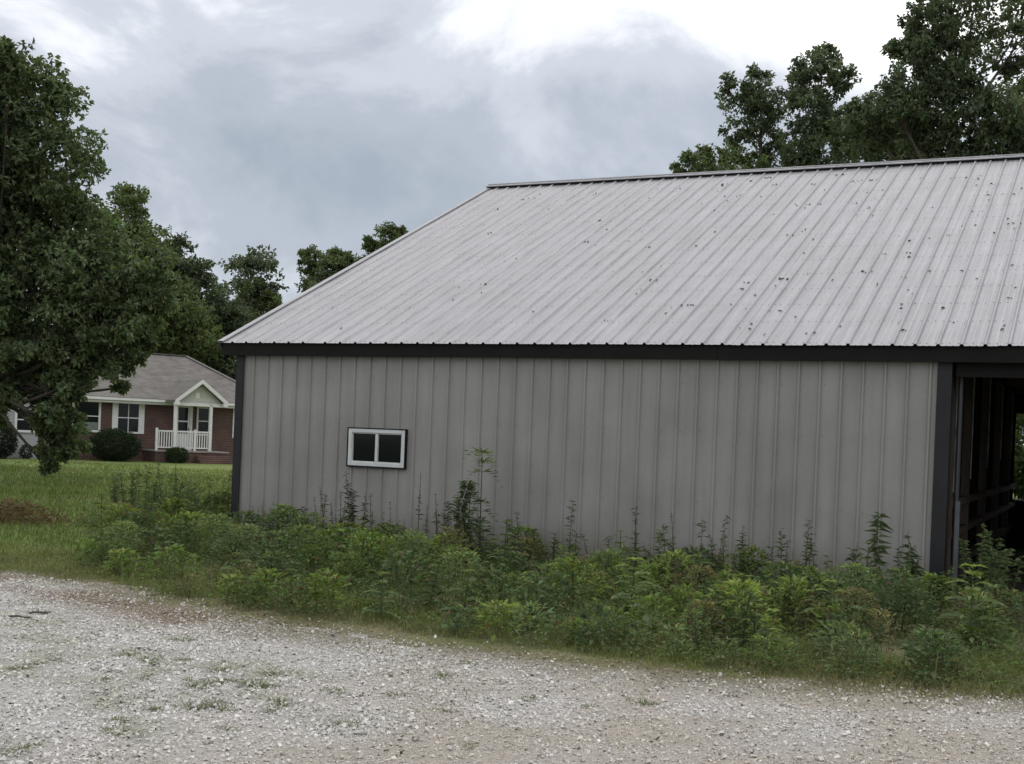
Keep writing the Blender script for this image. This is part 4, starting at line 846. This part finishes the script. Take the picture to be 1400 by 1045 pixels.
def build_plants():
    special = {0: 'dark cluster of bristly weed spikes standing below the small window', 5: 'tallest single thin weed stalk, nearly bare towards its tip', 19: 'tall drooping-leaved weed spike near the dark jamb trim', 20: 'leafy weed spike close against the dark jamb trim', 12: 'pair of fresh green leafy weed spikes against the middle of the wall'}
    for i, (x, y, h, st) in enumerate(SPIKES):
        h *= 1.0 if i in (5, 19, 20) else 1.13
        dark = i < 9; tint = (.055, .066, .044) if dark else ((.12, .155, .06) if i in (12, 13) else (.100, .135, .062))
        f = spike(h, 300+i, tint, dense=1.5 if i in (12, 13, 19, 20) else (.55 if i == 5 else 1.1), droop=.75 if i in (19, 20) else .4, leaf=.115 if i in (19, 20, 12, 13) else .075, stems=st+(2 if i == 0 else 0))
        lab = special.get(i); grp = 'weed spikes along the barn wall' if 0 <= x else 'weed spikes beyond the barn corner'
        if not lab: lab = ('dark dry weed spike on the wall between corner trim and tall ragweed' if dark else 'slim green weed spike against the grey wall') if x >= 0 else 'thin weed spike in the rough grass beyond the barn corner'
        place('weed_spike', f, (x, y, 0), lab, 'weed', grp)
    RAG = [(4.07, -0.5, 1.36, .24, 'tallest ragweed, its leafy top high against the wall beside the window'), (3.47, -2.4, 0.44, .24, 'ragweed with bright yellow-green star top below the window'),
           (6.22, -2.8, 0.40, .24, 'spreading ragweed in front of the middle of the wall'), (7.06, -3.5, 0.50, .26, 'large ragweed with pale tip above broad heart-shaped leaves'),
           (7.92, -3.0, 0.38, .2, 'short ragweed beside the heart-leaved clump'), (8.66, -3.2, 0.42, .24, 'ragweed with pale upright tip at the verge near the barn opening'),
           (9.71, -2.9, 0.60, .30, 'big fern-leaved ragweed in front of the open bay'), (2.18, -1.2, 0.50, .2, 'yellowish ragweed left low beneath the window corner'),
           (4.58, -0.9, 0.60, .22, 'bushy ragweed at the foot of the tallest ragweed'), (5.83, -0.5, 0.56, .17, 'pale feathery weed against the bare middle of the wall'),
           (-1.25, -1.0, 0.60, .24, 'ferny green weed in the rough patch beyond the barn corner'), (4.9, -1.2, 0.42, .2, 'ferny weed crowding the tallest ragweed'),
           (7.02, -1.5, 0.45, .2, 'ferny weed in the thick of the wall strip'), (8.22, -3.9, 0.30, .2, 'small cut-leaved weed at the grassy verge'),
           (8.48, -.55, 0.62, .2, 'dark bushy weed at the base of the tall drooping spike'), (3.0, -3.2, .36, .2, 'ferny weed near the gravel edge below the window')]
    q = np.random.RandomState(19)
    for k in range(26):
        x = q.uniform(.4, 9.2); y = q.uniform(front_y(x)+.25, -.5); RAG.append((x, y, float(bank_h(x, y))*q.uniform(.95, 1.25), q.uniform(.16, .24), 'cut-leaved ragweed half sunk in the tangled strip of weeds'))
    for i, (x, y, h, lf, lab) in enumerate(RAG):
        h += .10 if i in (1, 2, 3, 4, 5, 6, 7) else .04
        lab = lab.replace('left low ', '')
        tp = (.27, .33, .07) if i in (1, 3, 5, 6) else (.15, .20, .06)
        tn = (.15, .18, .085) if i == 9 else ((.065, .092, .038) if i in (0, 14) else (.115, .160, .062))
        place('ragweed_plant', ragweed(h, 500+i, tn, tp, lf, levels=11 if i == 0 else None, crown=.55 if i == 0 else 0), (x, y, 0), lab, 'ragweed', 'ragweed plants in the barn strip')
    # fuller lower leaves on the tallest one
    r = np.random.RandomState(4); f = Foliage()
    n = 1700; t = r.rand(n); a = r.uniform(0, 6.28, n); wd = np.abs(r.normal(0, 1, n))*(.13-.09*t)*(1+.5*np.sin(t*21+np.cos(a)*2)); P = np.stack([np.cos(a)*wd+.05*np.sin(t*7), np.sin(a)*wd*.7-.12, .1+.98*t**1.25], 1)
    L = r.uniform(.03, .07, n); f.leaves(P, np.stack([np.cos(a), np.sin(a), r.uniform(-.2, .6, n)], 1), np.array((0, 0, 1.))+r.normal(0, .4, (n, 3)), L, L*.3, np.array((.085, .118, .05))*r.uniform(.7, 1.3, (n, 1)), droop=.3)
    for k in range(5): f.stem([(.03*k-.06, -.08, 0), (.04*k-.08, -.1, .5), (.05*k-.1, -.1, .8)], [.004, .003, .001], (.06, .07, .035), 3)
    f.stem([(0, 0, 0), (0, -.02, .5), (.02, -.03, .95)], [.006, .005, .003], (.06, .07, .035))
    place('bushy_weed', f, (3.98, -.62, 0), 'dense leafy weed column wrapped round the tallest ragweed stem', 'weed')
    # heart-leaved plant
    f = Foliage(); hp = [(.02, -.12, .16, -1.45, .17), (-.10, -.06, .14, -2.4, .15), (.12, -.05, .20, -.8, .15), (-.05, .05, .24, 2.6, .14), (-.16, .02, .22, 3.3, .15), (.04, -.05, .28, -1.2, .13)]
    for x, y, z, az, L in hp:
        d = np.array([[math.cos(az), math.sin(az), -.75]]); f.leaves(np.array([[x, y, z]]), d, np.array([[math.cos(az)*.6, math.sin(az)*.6, .8]]), [L], [L*.95], np.array([[.085, .125, .05]]), fold=.10, droop=.1, wide=.36)
        f.stem([(0, 0, 0), (x*.5, y*.5, z*.8), (x, y, z)], [.005, .004, .003], (.07, .09, .04))
    place('broadleaf_weed', f, (7.15, -3.72, 0), 'weed with a few broad heart-shaped leaves at the verge', 'weed')
    # the big bush in the mouth of the open bay
    r = np.random.RandomState(8); f = Foliage()
    for s in range(17):
        a = r.uniform(0, 6.28); q = r.uniform(0, .26); x, y = math.cos(a)*q, math.sin(a)*q; h = r.uniform(.62, 1.02)*(1-.9*q); lx, ly = x*.25, y*.25
        f.stem([(x*.5, y*.5, 0), (x, y, h*.5), (x+lx, y+ly, h)], [.006, .005, .002], (.06, .07, .04), 4)
        n = 75; t = r.uniform(.15, 1, n); aa = np.arange(n)*2.4; P = np.stack([x*.5+(x*.5+lx)*t, y*.5+(y*.5+ly)*t, h*t], 1)
        L = .10*(1.1-.5*t)*r.uniform(.7, 1.2, n); f.leaves(P, np.stack([np.cos(aa), np.sin(aa), .35+r.normal(0, .2, n)], 1), np.array((0, 0, 1.))+r.normal(0, .25, (n, 3)), L, L*.26, np.array((.11, .15, .065))*r.uniform(.7, 1.3, (n, 1)), droop=.35)
    place('bushy_weed', f, (9.63, -.8, 0), 'tall bushy weed growing in the mouth of the open bay', 'weed')
    # rusty dead weeds at the lawn edge
    r = np.random.RandomState(12); f = Foliage(); n = 1500
    P = np.stack([r.normal(0, .42, n), r.normal(0, .34, n), np.zeros(n)], 1); hh = .34*np.exp(-(P[:, 0]**2/.6+P[:, 1]**2/.5)); P[:, 2] = hh*r.rand(n)+.02; a = r.uniform(0, 6.28, n); L = r.uniform(.04, .10, n)
    f.leaves(P, np.stack([np.cos(a), np.sin(a), r.uniform(-.3, .7, n)], 1), np.array((0, 0, 1.))+r.normal(0, .5, (n, 3)), L, L*.35, np.array((.15, .098, .058))*r.uniform(.5, 1.3, (n, 1)))
    for k in range(30): x, y = r.normal(0, .4, 2); f.stem([(x, y, 0), (x*1.1, y*1.1, .25), (x*1.25, y*1.25, .42)], [.004, .003, .001], (.14, .08, .05), 3)
    place('dead_weed_clump', f, (-4.3, .35, 0), 'rusty brown dead weeds heaped at the lawn edge', 'dead weeds')
build_plants()
def grass_field(name, pts, L, W, T, seed, label, lean=.45):
    r = np.random.RandomState(seed); n = len(pts); a = r.uniform(0, 6.28, n); d = np.stack([np.cos(a), np.sin(a), np.zeros(n)], 1)
    f = Foliage(); f.blades(np.concatenate([pts, np.full((n, 1), .006)], 1), d, np.abs(r.normal(lean, .22, n)), L*r.uniform(.6, 1.3, n), W*r.uniform(.7, 1.3, n), T*r.uniform(.7, 1.3, (n, 1)))
    o = link(name, f.mesh(name), GRASS); tag(o, label, 'grass', kind='stuff'); return o
def build_grass():
    r = np.random.RandomState(33)
    # verge between the drive and the weeds, thinning out into the stones
    n = 140000; x = r.uniform(-3, 12, n); y = r.uniform(-6.6, -1.5, n); d = y-edge_y(x)+1.3*(fbm(x*1.5, y*1.5, 3, 3)-.5)+.3*(fbm(x*5, y*5, 72, 2)-.5)
    ok = (r.rand(n) < np.clip((d+.85)/.95, 0, 1)**1.1) & (d < np.where(x < .5, 2.2, 1.35)); x, y, d = x[ok], y[ok], d[ok]; m = len(x)
    dry = np.clip(np.clip((fbm(x*.9, y*.9, 73, 3)-.30)*4, 0, 1)*np.clip(1.1-d, 0, 1), 0, 1); T = np.array((.150, .172, .050))*(1-dry[:, None])+np.array((.21, .185, .095))*dry[:, None]
    T = T*(.75+.5*fbm(x*2, y*2, 75, 2))[:, None]
    L = np.clip(.012+.07*np.clip(d, 0, 1)+.05*np.clip(d*3, 0, 1)*fbm(x*2.4, y*2.4, 77, 2), .014, .13)
    grass_field('verge_grass', np.stack([x, y], 1), L, np.full(m, .0055), T, 1, 'short rough grass along the edge of the gravel drive', .75)
    # rough grass under and behind the weeds
    n = 9000; x = r.uniform(-4.5, 11.8, n); y = r.uniform(-4.6, 2.2, n); ok = (y > front_y(x)-.2) & (y < back_y(x)+.1); x, y = x[ok], y[ok]; ok = ~((x > -.1) & (x < 9.3) & (y > .03)); x, y = x[ok], y[ok]; m = len(x)
    grass_field('rough_grass', np.stack([x, y], 1), .12+.22*fbm(x*1.5, y*1.5, 79, 2), np.full(m, .006), np.array((.11, .14, .05))[None].repeat(m, 0), 2, 'longer rough grass among the weeds by the barn', .55)
    # mown lawn near enough to show its blades
    n = 210000; x = r.uniform(-26, -.2, n); y = r.uniform(-4.4, 22, n); dist = np.hypot(x-10.6, y+13.5); ok = (r.rand(n) < np.clip(1.5-dist/34, .12, 1)) & (y > edge_y(x)+.1)
    ang = np.degrees(np.arctan2(x-10.6, y+13.5)); ok &= (ang < -33) & (ang > -56); x, y, dist = x[ok], y[ok], dist[ok]; m = len(x)
    T = lawn_tint(x, y)*1.2; tall = np.clip((fbm(x*.35, y*.35, 83, 3)-.5)*5, 0, 1)
    grass_field('lawn_grass', np.stack([x, y], 1), .04+.05*fbm(x*.8, y*.8, 81, 2)+.09*tall, .006+.00042*dist, T, 3, 'mown green lawn grass between the drive and the brick house')
    # tufts coming up through the stones: one tuft mesh in three shapes, copied
    protos = []
    for k in range(3):
        q = np.random.RandomState(90+k); n = 60; a = q.uniform(0, 6.28, n); rad = q.rand(n)**.7*.055; P = np.stack([np.cos(a)*rad*1.6, np.sin(a)*rad, np.full(n, 0.0)], 1)
        f = Foliage(); f.blades(P, np.stack([np.cos(a), np.sin(a), np.zeros(n)], 1), np.abs(q.normal(.8, .25, n)), q.uniform(.03, .075, n), np.full(n, .005), np.array((.13, .15, .062))*q.uniform(.7, 1.3, (n, 1)))
        protos.append(f.mesh('grass_tuft'))
    spots = [(4.84, -7.44), (6.0, -9.12), (5.96, -8.41), (5.91, -8.07), (5.73, -7.27), (6.08, -7.78), (5.06, -6.85), (4.94, -7.04), (4.55, -6.25), (3.89, -6.45), (5.69, -6.32), (6.38, -7.56), (6.44, -7.75), (6.51, -8.22), (5.72, -7.46), (6.96, -7.77), (5.28, -7.46), (5.96, -7.24), (6.47, -7.12), (4.42, -7.51), (4.41, -7.35), (5.49, -7.0), (6.67, -5.77), (6.24, -5.75), (8.14, -6.29), (7.51, -6.62), (7.25, -7.17)]
    q = np.random.RandomState(64); spots += [(q.uniform(2.2, 8.6), q.uniform(-8.6, -5.6)) for k in range(26)]
    for i, (x, y) in enumerate(spots):
        o = link('grass_tuft', protos[i % 3], GRASS); o.location = (x, y, .008); o.rotation_euler = (0, 0, i*1.7); s = .5+.6*((i*37) % 10)/10; o.scale = (s*1.35, s*1.1, s*.6)
        tag(o, 'small flat grass tuft growing up through the pale gravel', 'grass tuft', 'grass tufts in the gravel')
    # thin moss-like grass patches in the stones
    n = 40000; x = r.uniform(.5, 10.5, n); y = r.uniform(-10, -4.6, n); d = edge_y(x)-y; p = fbm(x*1.4, y*1.4, 87, 3); ok = (p > .50) & (r.rand(n) < np.clip((p-.50)*5, 0, 1)*np.clip((9.0-x)/3, .25, 1)) & (d > .1); x, y = x[ok], y[ok]; m = len(x)
    grass_field('gravel_grass', np.stack([x, y], 1), np.full(m, .024), np.full(m, .005), np.array((.14, .15, .065))[None].repeat(m, 0), 4, 'sparse thin grass blades scattered among the gravel stones', .9)
    # fallen sticks on the drive
    for (x, y, a, L, lab) in ((2.92, -6.25, .3, .20, 'dark broken stick lying on pale gravel'), (2.86, -5.99, .9, .16, 'short dark twig lying beside the broken stick')):
        b = MB().tube([(-L/2, 0, .016), (-L/6, .012, .022), (L/5, -.008, .018), (L/2, .01, .014)], [.009, .008, .007, .004], 6).tube([(L/6, 0, .018), (L/3, .05, .02)], [.005, .002], 5)
        o = b.build('fallen_twig', BARK); o.location = (x, y, .008); o.rotation_euler = (0, 0, a); tag(o, lab, 'twig')
build_grass()
